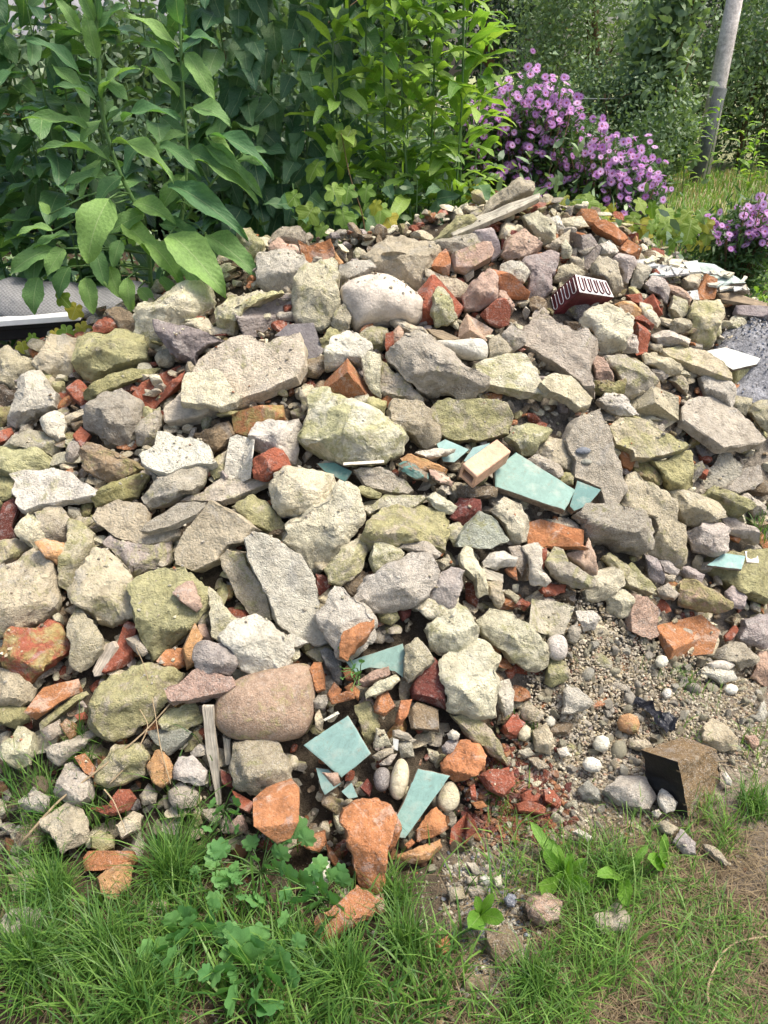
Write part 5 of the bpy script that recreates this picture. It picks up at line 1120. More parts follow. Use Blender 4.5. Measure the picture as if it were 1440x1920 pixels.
# small plaster scraps strewn over the litter at the right
for i, p in enumerate(in_px(22, [(1190, 490), (1260, 478), (1400, 520), (1430, 550), (1330, 545), (1230, 520)], r)):
    a_ = np.sort(r.uniform(0, 6.28, 5)); q_ = p+np.stack([np.cos(a_), np.sin(a_)*.45], 1)*r.uniform(8, 20, (5, 1))
    P, V, F, n, size = build_piece('s', q_, 900+i, dict(n=(r.uniform(50, 85), r.uniform(-30, 30)), t=r.uniform(4, 10), flat=1, rag=.04), r.uniform(3, 6))
    o = mesh_obj('plaster_scrap', V, F, M['smooth'], loc=P.tolist(), sharp=30); o.color = (*(np.array(PAL[r.choice(['wm', 'lg', 'mt', 'cr', 'wh'])])*r.uniform(.7, 1.1)), 0)
    tag(o, 'small broken plaster scrap strewn over the litter on the right', 'scrap', 'small plaster scraps in the litter')

# charred masonry block
M['char'] = plain('tar_soot', (.012, .011, .011), .55, .5, 40, .004)
cx = lambda x, y: (940+x/2.88, 1130+y/2.88)
opts = dict(n=(20, 42), t=100.0)
P, V, F, n, size = build_piece('s', np.array([cx(955, 862), cx(1165, 788), cx(1205, 1050), cx(1010, 1158)]), 777, dict(opts, am=.005, rag=.03), 6)
ch_ = mesh_obj('charred_block', V, F, loc=P.tolist(), sharp=35, mats=[M['rock'], M['char']])
ch_.color = (.29, .20, .105, .1)
nz = np.zeros(len(ch_.data.polygons)*3); ch_.data.polygons.foreach_get('normal', nz); nz = nz.reshape(-1, 3)
ch_.data.polygons.foreach_set('material_index', ((nz @ n < .6) & (nz[:, 0] < -.5)).astype(np.int32))
tag(ch_, 'yellow brown masonry block with tar black left side in gravel', 'block')

# pebbles cast into the tall grey plate
host = pieces['tall grey concrete slab with two embedded pebbles, right of centre']
for (x, y, s, c_) in ((440, 245, .019, 'bl'), (458, 305, .014, 'gg')):
    d_ = ray(940+x/2.88, 760+y/2.88)
    bv = BVHTree.FromPolygons([v_.co+host.location for v_ in host.data.vertices], [tuple(p_.vertices) for p_ in host.data.polygons])
    w = bv.ray_cast(Vector(ORG), Vector(d_))[0]
    if w is None: continue
    v, f = chip(2, 340, False); o = mesh_obj('pebble', v*np.array([1.2, .8, .8])*s, f.tolist(), M['smooth'], parent=host)
    o.location = w-host.location; o.color = (*PAL[c_], .1)
# black plastic scrap
def crumple(poly_px, lift, seed, amp, name, mat, nn=22):
    poly = np.array(poly_px, float); c, _ = poly_centroid(poly); P0 = hit(*c); n0 = snormal(P0); V = []; F = []
    o = resample(poly, nn*2); N = len(o)
    fr = np.linspace(.05, 1, 10)
    for f in fr:
        for j in range(N):
            q = c+(o[j]-c)*f; w = hit(*q); V.append(w+np.array([0, 0, .012*lift]))
    V = np.array(V); V = V + np.stack([fbm(V*28+k_*9, seed+k_, 3) for k_ in range(3)], 1)*amp*np.array([.4, .6, 1.0])
    F = ring_faces(10, N, 0, True)+[tuple(range(N))]
    ob = mesh_obj(name, V-P0, F, mat, loc=P0.tolist(), smooth=False)
    so_ = ob.modifiers.new('thick', 'SOLIDIFY'); so_.thickness = .0012
    return ob
M['black_plastic'] = plain('black_plastic', (.016, .017, .022), .28, .4, 60, .002)
tag(crumple([cx(690, 570), cx(740, 560), cx(790, 600), cx(830, 640), cx(900, 630), cx(940, 680), cx(930, 720), cx(880, 770), cx(850, 720), cx(800, 660), cx(750, 620)], 3, 5, .022, 'plastic_scrap', M['black_plastic']),
    'crumpled black plastic scrap in the gravel above charred block', 'plastic')

# heap of dark grey grit behind the pale tile at the right
P0 = hit(1412, 690); Vg = []; nr, na = 26, 60; X = []; 
for i in range(nr):
    for j in range(na):
        rr = i/(nr-1)*.34; a = 2*math.pi*j/na; X.append((rr*math.cos(a), rr*.8*math.sin(a), .20*math.cos(min(rr/.34, 1)*math.pi/2)-.06))
X = np.array(X); X[:, 2] += .012*fbm(X*22, 3, 3); base = P0+np.array([.07, .14, -.02])
M['grit'] = plain('grey_grit', (.27, .27, .28), .95, .55, 130, .010)
hp = mesh_obj('grit_heap', X, ring_faces(nr, na, 0)+[tuple(range(na))[::-1]], M['grit'], loc=base.tolist()); tag(hp, 'heap of dark grey grit at the right edge behind pale tile', 'grit', kind='stuff')
q = X[r.integers(0, len(X), 3500)]+r.normal(0, .006, (3500, 3)); q = q+base; sz = .0025+.006*r.random(len(q))**2
tag(scatter('grit', q, sz, tints(len(q), r, ['bl', 'gy', 'dg', 'lg'], [4, 3, 2, 2])*np.array([.9, .95, 1.1, 0]), GR, M['filler'], 15), 'loose grey grit grains on the heap at right', 'grit', kind='stuff')

# woven grey sheeting and white edged panel at the left
def weave():
    m, nt, b = new_mat('woven_sheet'); k = NT(nt); tc = k.n('TexCoord'); v = tc.outputs['UV']
    w1 = k.n('TexChecker'); w1.inputs['Scale'].default_value = 110; k.l(v, w1.inputs['Vector'])
    n1 = k.noise(v, 7, 5); c = k.mix(1.0, k.mix(.16, (.20, .195, .19), w1.outputs['Color']), k.ramp(n1, [(.3, g3(.75)), (.7, g3(1.1))]), 'MULTIPLY')
    c = k.mix(.25, c, (.22, .22, .215)); k.l(c, b.inputs['Base Color']); b.inputs['Roughness'].default_value = .75
    k.l(k.bump(k.math('ADD', w1.outputs['Fac'], k.math('MULTIPLY', n1, 6.0)), .004, .8), b.inputs['Normal']); return m
a0 = at(-60, 570, 3.0); a1 = at(330, 560, 3.1); nl, ns = 40, 22; V = []; UV = []; F = []
for i in range(nl):
    f = i/(nl-1); c = a0*(1-f)+a1*f
    for j in range(ns):
        a = math.pi*1.15*(j/(ns-1))-.25; rad = .085*(1+.12*noise3(np.array([f*6, j*.25, 1.0]), 3))
        V.append(c+np.array([0, -math.cos(a)*rad*1.7, math.sin(a)*rad*(1+.25*noise3(np.array([f*9, 2.0, 1.0]), 8)) - .03*f])); UV.append((f, j/(ns-1)*.5))
for i in range(nl-1):
    for j in range(ns-1): F.append((i*ns+j, (i+1)*ns+j, (i+1)*ns+j+1, i*ns+j+1))
V = np.array(V); sh_ = mesh_obj('woven_sheet', V-a0, F, weave(), loc=a0.tolist(), uv=UV)
sh_.modifiers.new('thick', 'SOLIDIFY').thickness = .004
tag(sh_, 'grey woven sheeting rolled up behind the left end of the pile', 'sheet')
M['white_plastic'] = plain('white_plastic', (.76, .76, .74), .35, .08, 30, .0005); M['black_rubber'] = plain('black_trim', (.012, .012, .013), .5, .3, 30, .001)
def bar(name, A, B, up, w, h, mat, parent, org):
    A, B = np.array(A), np.array(B); d = B-A; s_ = np.cross(d, up); s_ = s_/np.linalg.norm(s_)*w/2; u_ = np.cross(s_, d); u_ = u_/np.linalg.norm(u_)*h/2
    V = [A-s_-u_, A+s_-u_, A+s_+u_, A-s_+u_, B-s_-u_, B+s_-u_, B+s_+u_, B-s_+u_]
    o = mesh_obj(name, np.array(V)-org, [(3, 2, 1, 0), (4, 5, 6, 7), (0, 1, 5, 4), (1, 2, 6, 5), (2, 3, 7, 6), (3, 0, 4, 7)], mat, parent=parent, smooth=False)
    return bevel(o, min(w, h)*.12)
b0, b1 = at(-80, 609, 2.82), at(152, 592, 2.90)
wf = empty('window_sash', b0.tolist())
bar('white_rail', b0, b1, (0, 0, 1), .06, .022, M['white_plastic'], wf, b0)
bar('black_seal', b0-np.array([0, -.01, .020]), b1-np.array([0, -.01, .020]), (0, 0, 1), .05, .016, M['black_rubber'], wf, b0)
bar('dark_rail', b0-np.array([0, -.03, .052]), b1-np.array([0, -.03, .052]), (0, 0, 1), .05, .045, M['black_rubber'], wf, b0)
tag(wf, 'white edged black window sash lying under the woven sheeting', 'window frame')

# dry stalks lying over the stones at lower left
M['straw'] = plain('dry_stalk', (.33, .25, .15), .9, .3, 60, .002)
for pts, rad, lab in (([(40, 1580), (110, 1500), (190, 1440), (270, 1375), (345, 1290)], .0032, 'long grey dry twig lying across stones at lower left'),
                      ([(205, 1470), (235, 1440), (262, 1400), (280, 1360), (262, 1330)], .0022, 'short bent dry twig above brown mossy stone'),
                      ([(320, 1470), (300, 1400), (290, 1330), (272, 1250), (255, 1215)], .0016, 'thin dry grass stalk standing before the large oval mossy rock'),
                      ([(195, 1480), (212, 1500), (225, 1530), (235, 1560)], .0018, 'straw stem hanging over dull red brick in grass'),
                      ([(1330, 1900), (1325, 1850), (1350, 1790), (1380, 1765), (1440, 1755)], .0035, 'pale dry forked stalk lying at the bottom right'),
                      ([(1240, 1530), (1290, 1470), (1260, 1400), (1230, 1360)], .0015, 'thin dry stem bent over the charred block')):
    W_ = np.array([hit(*p)-ray(*p)*(.07 if p[0] < 700 else .02) for p in pts])
    tt_ = np.linspace(0, len(pts)-1, 24); Wp = np.stack([np.interp(tt_, range(len(pts)), W_[:, c_]) for c_ in range(3)], 1)
    for _ in range(3): Wp[1:-1] = .5*Wp[1:-1]+.25*(Wp[2:]+Wp[:-2])
    V, F = tube(Wp-Wp[0], np.linspace(rad, rad*.5, 24), 5); tag(mesh_obj('dry_stalk', V, F, M['straw'], loc=Wp[0].tolist()), lab, 'twig')
# ------------------------------------------------------------------ leaves
def leaf_mat(name, col, light, src='object', rough=.45, trans=.35, veins=True, vivid=.18):
    m, nt, b = new_mat(name); k = NT(nt); tc = k.n('TexCoord'); oi = k.n('ObjectInfo')
    if src == 'object': rnd = oi.outputs['Random']
    else: rnd = k.n('Attribute', attribute_name='tint').outputs['Fac']
    c = k.mix(rnd, col, light)
    n1 = k.noise(tc.outputs['Object'], 25, 4, .6)
    c = k.mix(1.0, c, k.ramp(n1, [(.3, g3(1-vivid)), (.7, g3(1+vivid))]), 'MULTIPLY')
    if veins:
        sx = k.n('SeparateXYZ'); k.l(tc.outputs['UV'], sx.inputs[0])
        au = k.math('ABSOLUTE', k.math('SUBTRACT', sx.outputs[0], .5))
        lat = k.math('SINE', k.math('MULTIPLY', k.math('SUBTRACT', k.math('MULTIPLY', sx.outputs[1], 9.0), k.math('MULTIPLY', au, 5.0)), 6.283))
        vm = k.math('MAXIMUM', k.ramp(lat, [(.9, g3(0)), (1.0, g3(1))]), k.ramp(au, [(.0, g3(1)), (.03, g3(0))]))
        c = k.mix(k.math('MULTIPLY', k.ramp(lat, [(.93, g3(0)), (1.0, g3(1))]), .2), c, k.mix(.5, c, (.36, .46, .20)))
        c = k.mix(k.math('MULTIPLY', k.ramp(au, [(.0, g3(1)), (.022, g3(0))]), .75), c, k.mix(.65, c, (.50, .58, .30)))
        k.l(k.bump(k.math('ADD', k.math('MULTIPLY', lat, .10), n1), .005, .5), b.inputs['Normal'])
    k.l(c, b.inputs['Base Color']); b.inputs['Roughness'].default_value = rough; b.inputs['Specular IOR Level'].default_value = .4
    tr = k.n('BsdfTranslucent'); k.l(k.mix(1.0, c, (1.25, 1.35, .55), 'MULTIPLY'), tr.inputs[0])
    mx_ = k.n('MixShader'); mx_.inputs[0].default_value = trans; k.l(b.outputs[0], mx_.inputs[1]); k.l(tr.outputs[0], mx_.inputs[2])
    k.l(mx_.outputs[0], nt.nodes['Material Output'].inputs['Surface'])
    return m
L_ = dict(
    tall=leaf_mat('tall_leaf', (.08, .19, .075), (.25, .41, .11), trans=.4, rough=.62),
    dark=leaf_mat('dark_leaf', (.055, .14, .06), (.15, .28, .085), trans=.3),
    heart=leaf_mat('heart_leaf', (.045, .115, .055), (.11, .21, .08), trans=.28),
    narrow=leaf_mat('narrow_leaf', (.14, .28, .05), (.32, .46, .09), trans=.42),
    vine=leaf_mat('vine_leaf', (.12, .24, .03), (.28, .35, .05), trans=.4),
    yellow=leaf_mat('yellow_leaf', (.30, .33, .04), (.55, .45, .06), trans=.4),
    weed=leaf_mat('weed_leaf', (.085, .22, .065), (.16, .33, .10), trans=.35, rough=.55, veins=False),
    dock=leaf_mat('dock_leaf', (.12, .27, .035), (.19, .36, .05), trans=.4),
    crown=leaf_mat('tree_foliage', (.034, .078, .04), (.27, .37, .18), src='tint', veins=False, trans=.3),
    grass=leaf_mat('grass_blade', (.040, .12, .022), (.20, .34, .065), src='tint', veins=False, trans=.35, rough=.5),
    dry=leaf_mat('dry_grass', (.11, .075, .045), (.44, .34, .19), src='tint', veins=False, trans=.25, rough=.7),
    conifer=leaf_mat('conifer_foliage', (.012, .030, .020), (.075, .125, .06), src='tint', veins=False, trans=.2),
    aster=leaf_mat('aster_leaf', (.05, .10, .04), (.10, .18, .06), src='tint', veins=False))
M['stem'] = plain('green_stem', (.11, .20, .06), .6, .3, 30, .001)
M['stem_brown'] = plain('brown_stem', (.16, .10, .05), .9, .35, 40, .004)
def prof(shape, t):
    if shape == 'ovate': w = t**.55*(1-t)**.85*1.72
    elif shape == 'heart': w = np.clip(t*9, 0, 1)**.5*(1-t)**.75*1.05*(1-.12*np.exp(-((t-.03)/.03)**2))
    elif shape == 'lance': w = t**.75*(1-t)**.85*2.15
    else: w = t**.8*(1-t)**.5*1.6                           # spoon
    return w*dict(ovate=1.49, heart=1.08, lance=1.40, spoon=1.5)[shape]
def leaf_geo(W, shape, fold=.2, droop=.7, wave=.05, rows=9, cols=4, seed=0, serr=.0):
    """a leaf one unit long along +Y, chord on the axis, half width W"""
    r_ = np.random.default_rng(seed); t = np.linspace(0, 1, rows+1); w = prof(shape, np.clip(t, .002, .999))*W
    if serr: w = w*(1+serr*(np.arange(rows+1) % 2*2-1))
    w[0] = max(.015, w[0]*.3); w[-1] = .003
    ang = droop*(.5-t); dy = np.cos(ang); dz = np.sin(ang); y = np.concatenate([[0], np.cumsum((dy[1:]+dy[:-1])/2)])/rows; z = np.concatenate([[0], np.cumsum((dz[1:]+dz[:-1])/2)])/rows
    V = []; UV = []; ph = r_.uniform(0, 6)
    for i in range(rows+1):
        for j in range(cols+1):
            u = j/cols*2-1
            zz = z[i]+fold*abs(u)*w[i]+wave*math.sin(t[i]*11+ph+(2.2 if u > 0 else 0))*abs(u)**2*W*2
            V.append((u*w[i]*(1-.12*fold), y[i], zz)); UV.append((u*.5+.5, t[i]))
    F = [(i*(cols+1)+j, i*(cols+1)+j+1, (i+1)*(cols+1)+j+1, (i+1)*(cols+1)+j) for i in range(rows) for j in range(cols)]
    V = np.array(V); V[:, 1] /= y[-1]
    return V, F, UV
def lobed_geo(seed, lobes=5, depth=.28, droop=.3):
    """scalloped or palmate leaf: a fan round a point near the base"""
    r_ = np.random.default_rng(seed); n = 40; V = [(0, .30, 0)]; UV = [(.5, .3)]
    for rr in (.5, 1.0):
        for i in range(n):
            a = -math.pi/2+2*math.pi*i/n; s_ = 1-depth*(.5+.5*math.cos(lobes*(a-math.pi/2)+math.pi))**1.5*(rr**2)
            base = .40+.22*max(math.sin(a), -.2)
            x = rr*s_*base*math.cos(a)*1.05; y = .30+rr*s_*base*math.sin(a)*1.1
            if abs(i) < 1: y = .30-rr*.18
            V.append((x, y, -droop*(x*x+(y-.3)**2)*.8+.03*math.sin(5*a+seed)*rr)); UV.append((x+.5, y))
    F = [(0, 1+i, 1+(i+1) % n) for i in range(n)]+[(1+i, 1+n+i, 1+n+(i+1) % n, 1+(i+1) % n) for i in range(n)]
    return np.array(V), F, UV
def leaf_mesh(name, geo, mat):
    o = mesh_obj(name, geo[0], geo[1], mat, uv=geo[2]); me = o.data; bpy.data.objects.remove(o); return me
LM = {}
for key, W_, shp, kw in (('tall', .27, 'ovate', dict(serr=.035, rows=12)), ('dark', .24, 'ovate', {}), ('heart', .36, 'heart', dict(fold=.25)), ('narrow', .15, 'lance', {}), ('dock', .17, 'spoon', dict(droop=.4))):
    LM[key] = [leaf_mesh('leaf', leaf_geo(W_, shp, seed=s, fold=.12+.2*random.random(), **{**dict(droop=.4+.8*random.random(), wave=.09), **kw}) if 'droop' not in kw and 'fold' not in kw else leaf_geo(W_, shp, seed=s, wave=.09, **kw), L_[key]) for s in range(6)]
LM['vine'] = [leaf_mesh('leaf', lobed_geo(s, 5, .30), L_['vine']) for s in range(4)]
LM['green'] = [leaf_mesh('leaf', lobed_geo(s+40, 5, .30), L_['narrow']) for s in range(4)]
LM['yellow'] = [leaf_mesh('leaf', lobed_geo(s+9, 5, .25), L_['yellow']) for s in range(4)]
LM['weed'] = [leaf_mesh('leaf', lobed_geo(s+20, 9, .20, .25), L_['weed']) for s in range(5)]
rl = np.random.default_rng(21)
def basis(yv, nv):
    y = yv/np.linalg.norm(yv); z = nv-y*np.dot(nv, y)
    if np.linalg.norm(z) < 1e-3: z = np.array([.3, -.5, .8])-y*np.dot([.3, -.5, .8], y)
    z /= np.linalg.norm(z); x = np.cross(y, z); return x, y, z
def put_leaf(parent, key, B, T, nv, wscale=1.0, name='leaf', mesh=None):
    B, T = np.array(B, float), np.array(T, float); d = T-B; Ln = np.linalg.norm(d); x, y, z = basis(d, np.array(nv, float))
    o = bpy.data.objects.new(name, mesh or LM[key][rl.integers(len(LM[key]))]); COL.objects.link(o)
    m = Matrix(((x[0]*Ln*wscale, y[0]*Ln, z[0]*Ln, B[0]), (x[1]*Ln*wscale, y[1]*Ln, z[1]*Ln, B[1]), (x[2]*Ln*wscale, y[2]*Ln, z[2]*Ln, B[2]), (0, 0, 0, 1)))
    if parent is not None: m = Matrix.Translation(-parent.location) @ m; o.parent = parent
    o.matrix_basis = m
    return o
def stem(parent, pts, r0, r1, mat=None, name='stem'):
    pts = np.array(pts, float); k = 5*len(pts); tt_ = np.linspace(0, len(pts)-1, k); W_ = np.stack([np.interp(tt_, range(len(pts)), pts[:, c]) for c in range(3)], 1)
    for _ in range(4): W_[1:-1] = .5*W_[1:-1]+.25*(W_[2:]+W_[:-2])
    V, F = tube(W_-np.array(parent.location), np.linspace(r0, r1, k), 6); return mesh_obj(name, V, F, mat or M['stem'], parent=parent)
ORD = ['first', 'second', 'third', 'fourth', 'fifth', 'sixth', 'seventh', 'eighth', 'ninth', 'tenth', 'eleventh', 'twelfth', 'thirteenth', 'fourteenth', 'fifteenth', 'sixteenth', 'seventeenth', 'eighteenth']
def ordered(seq): return [(ORD[k_], *s_) for k_, s_ in enumerate(sorted(seq))]
TOCAM = np.array([0, -.75, .65])

# the tall plant that hangs over the left end of the pile
STK = []; PET = [[], []]; main = empty('leafy_plant', at(290, 565, 2.78).tolist())
for pl, r0 in (([(285, 570, 2.80), (275, 420, 2.76), (225, 330, 2.75), (193, 230, 2.75), (184, 120, 2.73), (180, 10, 2.72), (178, -70, 2.72)], .009),
               ([(300, 570, 2.80), (340, 430, 2.78), (352, 300, 2.80), (343, 180, 2.80), (338, 60, 2.80), (335, -60, 2.80)], .008),
               ([(300, 545, 2.79), (350, 400, 2.74), (420, 315, 2.70), (455, 290, 2.68)], .006)):
    stem(main, [at(*p) for p in pl], r0, r0*.45); q_ = np.array([at(*p) for p in pl]); STK.append(np.vstack([q_[i]*(1-f)+q_[i+1]*f for i in range(len(q_)-1) for f in np.linspace(0, 1, 12)]))
for row in """205,372,165,495,92,2.60,2.52 318,438,424,556,84,2.62,2.50 388,440,484,518,60,2.66,2.56 315,345,466,452,52,2.70,2.58 210,268,326,342,46,2.72,2.62 205,302,70,286,24,2.73,2.66
165,240,40,222,36,2.74,2.66 182,190,100,164,30,2.74,2.68 228,226,340,224,36,2.72,2.64 190,186,262,128,46,2.73,2.70 150,140,48,74,42,2.73,2.70 182,110,160,15,46,2.72,2.72 184,62,236,8,42,2.72,2.72
150,62,103,-6,36,2.74,2.74 184,40,210,-60,40,2.72,2.72 178,40,140,-50,40,2.72,2.72 335,92,232,26,40,2.80,2.76 338,48,333,-50,54,2.80,2.78 345,74,412,88,28,2.80,2.74 336,125,262,82,34,2.80,2.76 350,100,402,188,48,2.78,2.72
354,205,434,238,50,2.78,2.70 336,180,266,122,34,2.80,2.76 384,258,442,308,34,2.74,2.68 390,254,513,336,40,2.72,2.62 380,272,492,368,36,2.72,2.62 362,300,484,384,42,2.72,2.62 350,282,424,322,36,2.74,2.66 300,272,378,336,36,2.74,2.66
100,432,32,443,28,2.64,2.60 108,412,152,398,24,2.64,2.62 92,402,73,378,28,2.66,2.66 120,466,88,518,46,2.62,2.58 100,466,18,516,46,2.64,2.60 72,520,64,590,54,2.62,2.58 270,450,342,542,66,2.68,2.60 226,450,212,502,34,2.66,2.62
240,520,248,585,40,2.62,2.60 180,470,200,540,44,2.66,2.62 300,520,330,560,30,2.64,2.62 160,520,175,590,44,2.64,2.60 130,500,110,560,44,2.66,2.62 205,500,228,560,46,2.66,2.62 260,540,290,575,34,2.64,2.62 340,500,390,560,46,2.64,2.58
230,420,300,490,56,2.72,2.66 250,380,330,420,46,2.74,2.68 200,330,120,350,34,2.74,2.70 190,300,150,370,40,2.76,2.70 230,330,180,400,42,2.74,2.68 270,400,200,440,48,2.74,2.70 300,420,380,460,46,2.74,2.68 330,380,420,410,44,2.74,2.68
345,330,300,400,42,2.78,2.74 350,250,290,300,36,2.80,2.76 195,225,150,300,40,2.76,2.72 190,150,240,190,40,2.74,2.70 340,150,390,120,36,2.80,2.76 130,440,60,470,34,2.66,2.62 440,300,500,310,26,2.70,2.66 455,290,500,285,24,2.68,2.66""".split():
    v = [float(x) for x in row.split(',')]; B = at(v[0], v[1], v[5]); T = at(v[2], v[3], v[6]); Lp = math.hypot(v[2]-v[0], v[3]-v[1])
    put_leaf(main, 'tall', B, T, TOCAM*.9+np.array([.1, 0, .55])+rl.normal(0, .22, 3), (v[4]*.5/.27)/Lp*.80)
    sk = np.vstack(STK); q_ = sk[np.argmin(np.linalg.norm(sk-B+np.array([0, 0, .03]), axis=1))]
    if np.linalg.norm(q_-B) < .35:
        Vt, Ft = tube([q_, (q_+B)/2+np.array([0, 0, .012]), B], [.0035, .003, .0025], 5); n0 = sum(len(x) for x in PET[0]); PET[0].append(Vt-np.array(main.location)); PET[1] += [tuple(i+n0 for i in f) for f in Ft]
mesh_obj('petioles', np.vstack(PET[0]), PET[1], M['stem'], parent=main)
tag(main, 'tall leafy plant with big drooping leaves hanging over left end of pile', 'plant')

def tall_plant(name, bx, Y, h, key, n, Lr, label, cat='plant', group=None, tilt=(-.2, .5), spread=.03, lean=0, wsc=1.0, hang=None, zmin=.12, bz=None, r0=.006):
    B = at(bx, 500, Y); B[2] = H(B[0], B[1]) if bz is None else bz
    root = empty(name, B.tolist()); top = B+np.array([lean, rl.normal(0, .05), h]); mid = (B+top)/2+rl.normal(0, .04, 3)
    stem(root, [B, mid, top], r0, r0*.35, M['stem'])
    for i in range(n):
        f = zmin+(1-zmin)*(i+rl.random())/n; p = B*(1-f)**2+2*f*(1-f)*mid+top*f*f; a = rl.uniform(0, 2*math.pi)
        if rl.random() < .55: a = rl.uniform(math.pi*1.05, math.pi*1.95)                       # leaves seek the light at the front
        e = rl.uniform(*tilt); Ln = rl.uniform(*Lr)*(1.1-.35*f); d = np.array([math.cos(a)*math.cos(e), math.sin(a)*math.cos(e), math.sin(e)])
        b0 = p+d*np.array([1, 1, .3])*rl.uniform(.01, spread)
        nv = np.array([0, 0, 1.0])+rl.normal(0, .25, 3) if hang is None else TOCAM+rl.normal(0, .3, 3)
        put_leaf(root, key, b0, b0+d*Ln, nv, wsc)
    return tag(root, label, cat, group)
# dark leafy plants behind it at the left
for od, bx, Y, h in ordered(((-70, 3.15, 1.6), (10, 3.3, 1.7), (70, 3.15, 1.45), (120, 3.5, 1.8), (200, 3.3, 1.6), (270, 3.45, 1.8), (330, 3.25, 1.5), (400, 3.5, 1.8), (-20, 3.6, 1.9), (450, 3.3, 1.45), (40, 3.45, 1.9), (150, 3.2, 1.6), (235, 3.6, 1.9))):
    tall_plant('leafy_plant', bx, Y, h, 'dark', 44, (.14, .24), od+' plant from the left in the dark leafy stand behind the hanging plant', group='dark plants behind the left end', tilt=(-.9, .2), spread=.09)
# shrub with dark heart shaped leaves that hang like shingles
for od, bx, Y, h in ordered(((430, 3.35, 1.6), (490, 3.2, 1.6), (545, 3.3, 1.7), (590, 3.2, 1.55), (640, 3.35, 1.7), (520, 3.5, 1.75), (670, 3.45, 1.75))):
    tall_plant('hanging_leaf_shrub', bx, Y, h, 'heart', 44, (.10, .165), od+' stem from the left of the dark hanging heart leaf shrub', 'shrub', 'dark heart leaved shrub stems', tilt=(-1.35, -.7), spread=.16, hang=1, zmin=.2)
# narrow leaved bright stems, centre
for od, bx, Y, h in ordered(((650, 3.15, 1.2), (690, 3.25, 1.45), (730, 3.2, 1.5), (765, 3.35, 1.6), (800, 3.2, 1.45), (830, 3.4, 1.55), (862, 3.3, 1.25), (885, 3.5, 1.05), (745, 3.6, 1.7), (705, 3.5, 1.7), (800, 3.7, 1.6), (845, 3.2, 1.05), (775, 3.1, 1.1), (670, 3.6, 1.6))):
    tall_plant('narrow_leaf_plant', bx, Y, h, 'narrow', 52, (.11, .19), od+' stem from the left in the bright narrow leaved stand behind the crest', 'plant', 'narrow leaved stems behind the crest', tilt=(-.5, .7), spread=.05, r0=.005)
# broad dark leaves at the foot of the stand
for od, bx, Y in ordered(((560, 3.05), (640, 3.08), (720, 3.05), (780, 3.05), (840, 3.08), (880, 3.15))):
    tall_plant('broad_leaf_plant', bx, Y, .62, 'heart', 15, (.09, .14), od+' from the left of the low broad leaved plants just behind the crest', 'plant', 'low broad leaved plants behind the crest', tilt=(-.9, .2), spread=.08, hang=1, bz=.62)
# vines with lobed leaves
def vine(label, pts, leaves, keys, Ls, name='vine'):
    root = empty(name, at(*pts[0]).tolist()); stem(root, [at(*p) for p in pts], .003, .0015, M['stem_brown'])
    for (x, y, Y) in leaves:
        B = at(x, y, Y); Ln = rl.uniform(*Ls); a = rl.uniform(-.8, .8); T = B+np.array([math.sin(a)*Ln, -.35*Ln, -math.cos(a)*Ln*.8])
        put_leaf(root, rl.choice(keys), B, T, TOCAM+rl.normal(0, .3, 3), rl.uniform(.95, 1.25))
    return tag(root, label, 'vine')
vine('green lobed leaf vine climbing behind crest left of the large tan boulder', [(690, 480, 2.95), (680, 400, 2.95), (655, 330, 2.98), (640, 250, 3.0)],
     [(620, 345, 2.9), (655, 345, 2.92), (640, 390, 2.9), (590, 385, 2.92), (610, 420, 2.92), (665, 400, 2.9), (580, 420, 2.94), (690, 345, 2.92), (715, 380, 2.9), (600, 300, 3), (690, 440, 2.86), (640, 440, 2.88), (560, 360, 2.95), (620, 270, 3.0), (660, 240, 3.02), (720, 440, 2.86)], ['green', 'green', 'vine'], (.065, .10))
vine('yellow leaf sprig with small leaves at left edge beside woven sheeting', [(150, 620, 2.66), (110, 630, 2.64), (60, 640, 2.64), (30, 640, 2.64)],
     [(108, 548, 2.64), (145, 570, 2.66), (40, 640, 2.62), (70, 645, 2.62), (60, 625, 2.62), (100, 618, 2.62), (125, 610, 2.62), (140, 618, 2.62), (150, 605, 2.64), (130, 635, 2.62), (155, 628, 2.62), (115, 645, 2.62)], ['yellow', 'vine'], (.045, .075))
yl = [(rl.uniform(1040, 1330), 0, 0) for _ in range(70)]
yl = [(x, 385+(x-1040)*.13+rl.normal(0, 16), rl.uniform(3.25, 3.6)) for x, _, _ in yl]
vine('long vine of yellow green lobed leaves trailing behind right crest below asters', [(1030, 400, 3.3), (1120, 405, 3.35), (1220, 425, 3.4), (1320, 445, 3.45)], yl, ['yellow', 'vine', 'vine'], (.06, .10))
vine('yellow vine leaves just behind the weathered plank', [(880, 420, 3.15), (910, 380, 3.2), (1010, 395, 3.2)],
     [(905, 360, 3.15), (920, 375, 3.15), (890, 380, 3.15), (1025, 375, 3.2), (1045, 385, 3.2), (1010, 400, 3.15), (870, 400, 3.1), (1035, 400, 3.2), (900, 345, 3.2)], ['yellow'], (.06, .09))
vine('single yellow leaf vine hanging before the crest plants', [(720, 470, 2.9), (722, 420, 2.92), (705, 380, 2.94)], [(708, 375, 2.88), (718, 400, 2.9), (735, 430, 2.9), (715, 445, 2.88), (690, 455, 2.88), (740, 455, 2.9)], ['yellow'], (.05, .085))

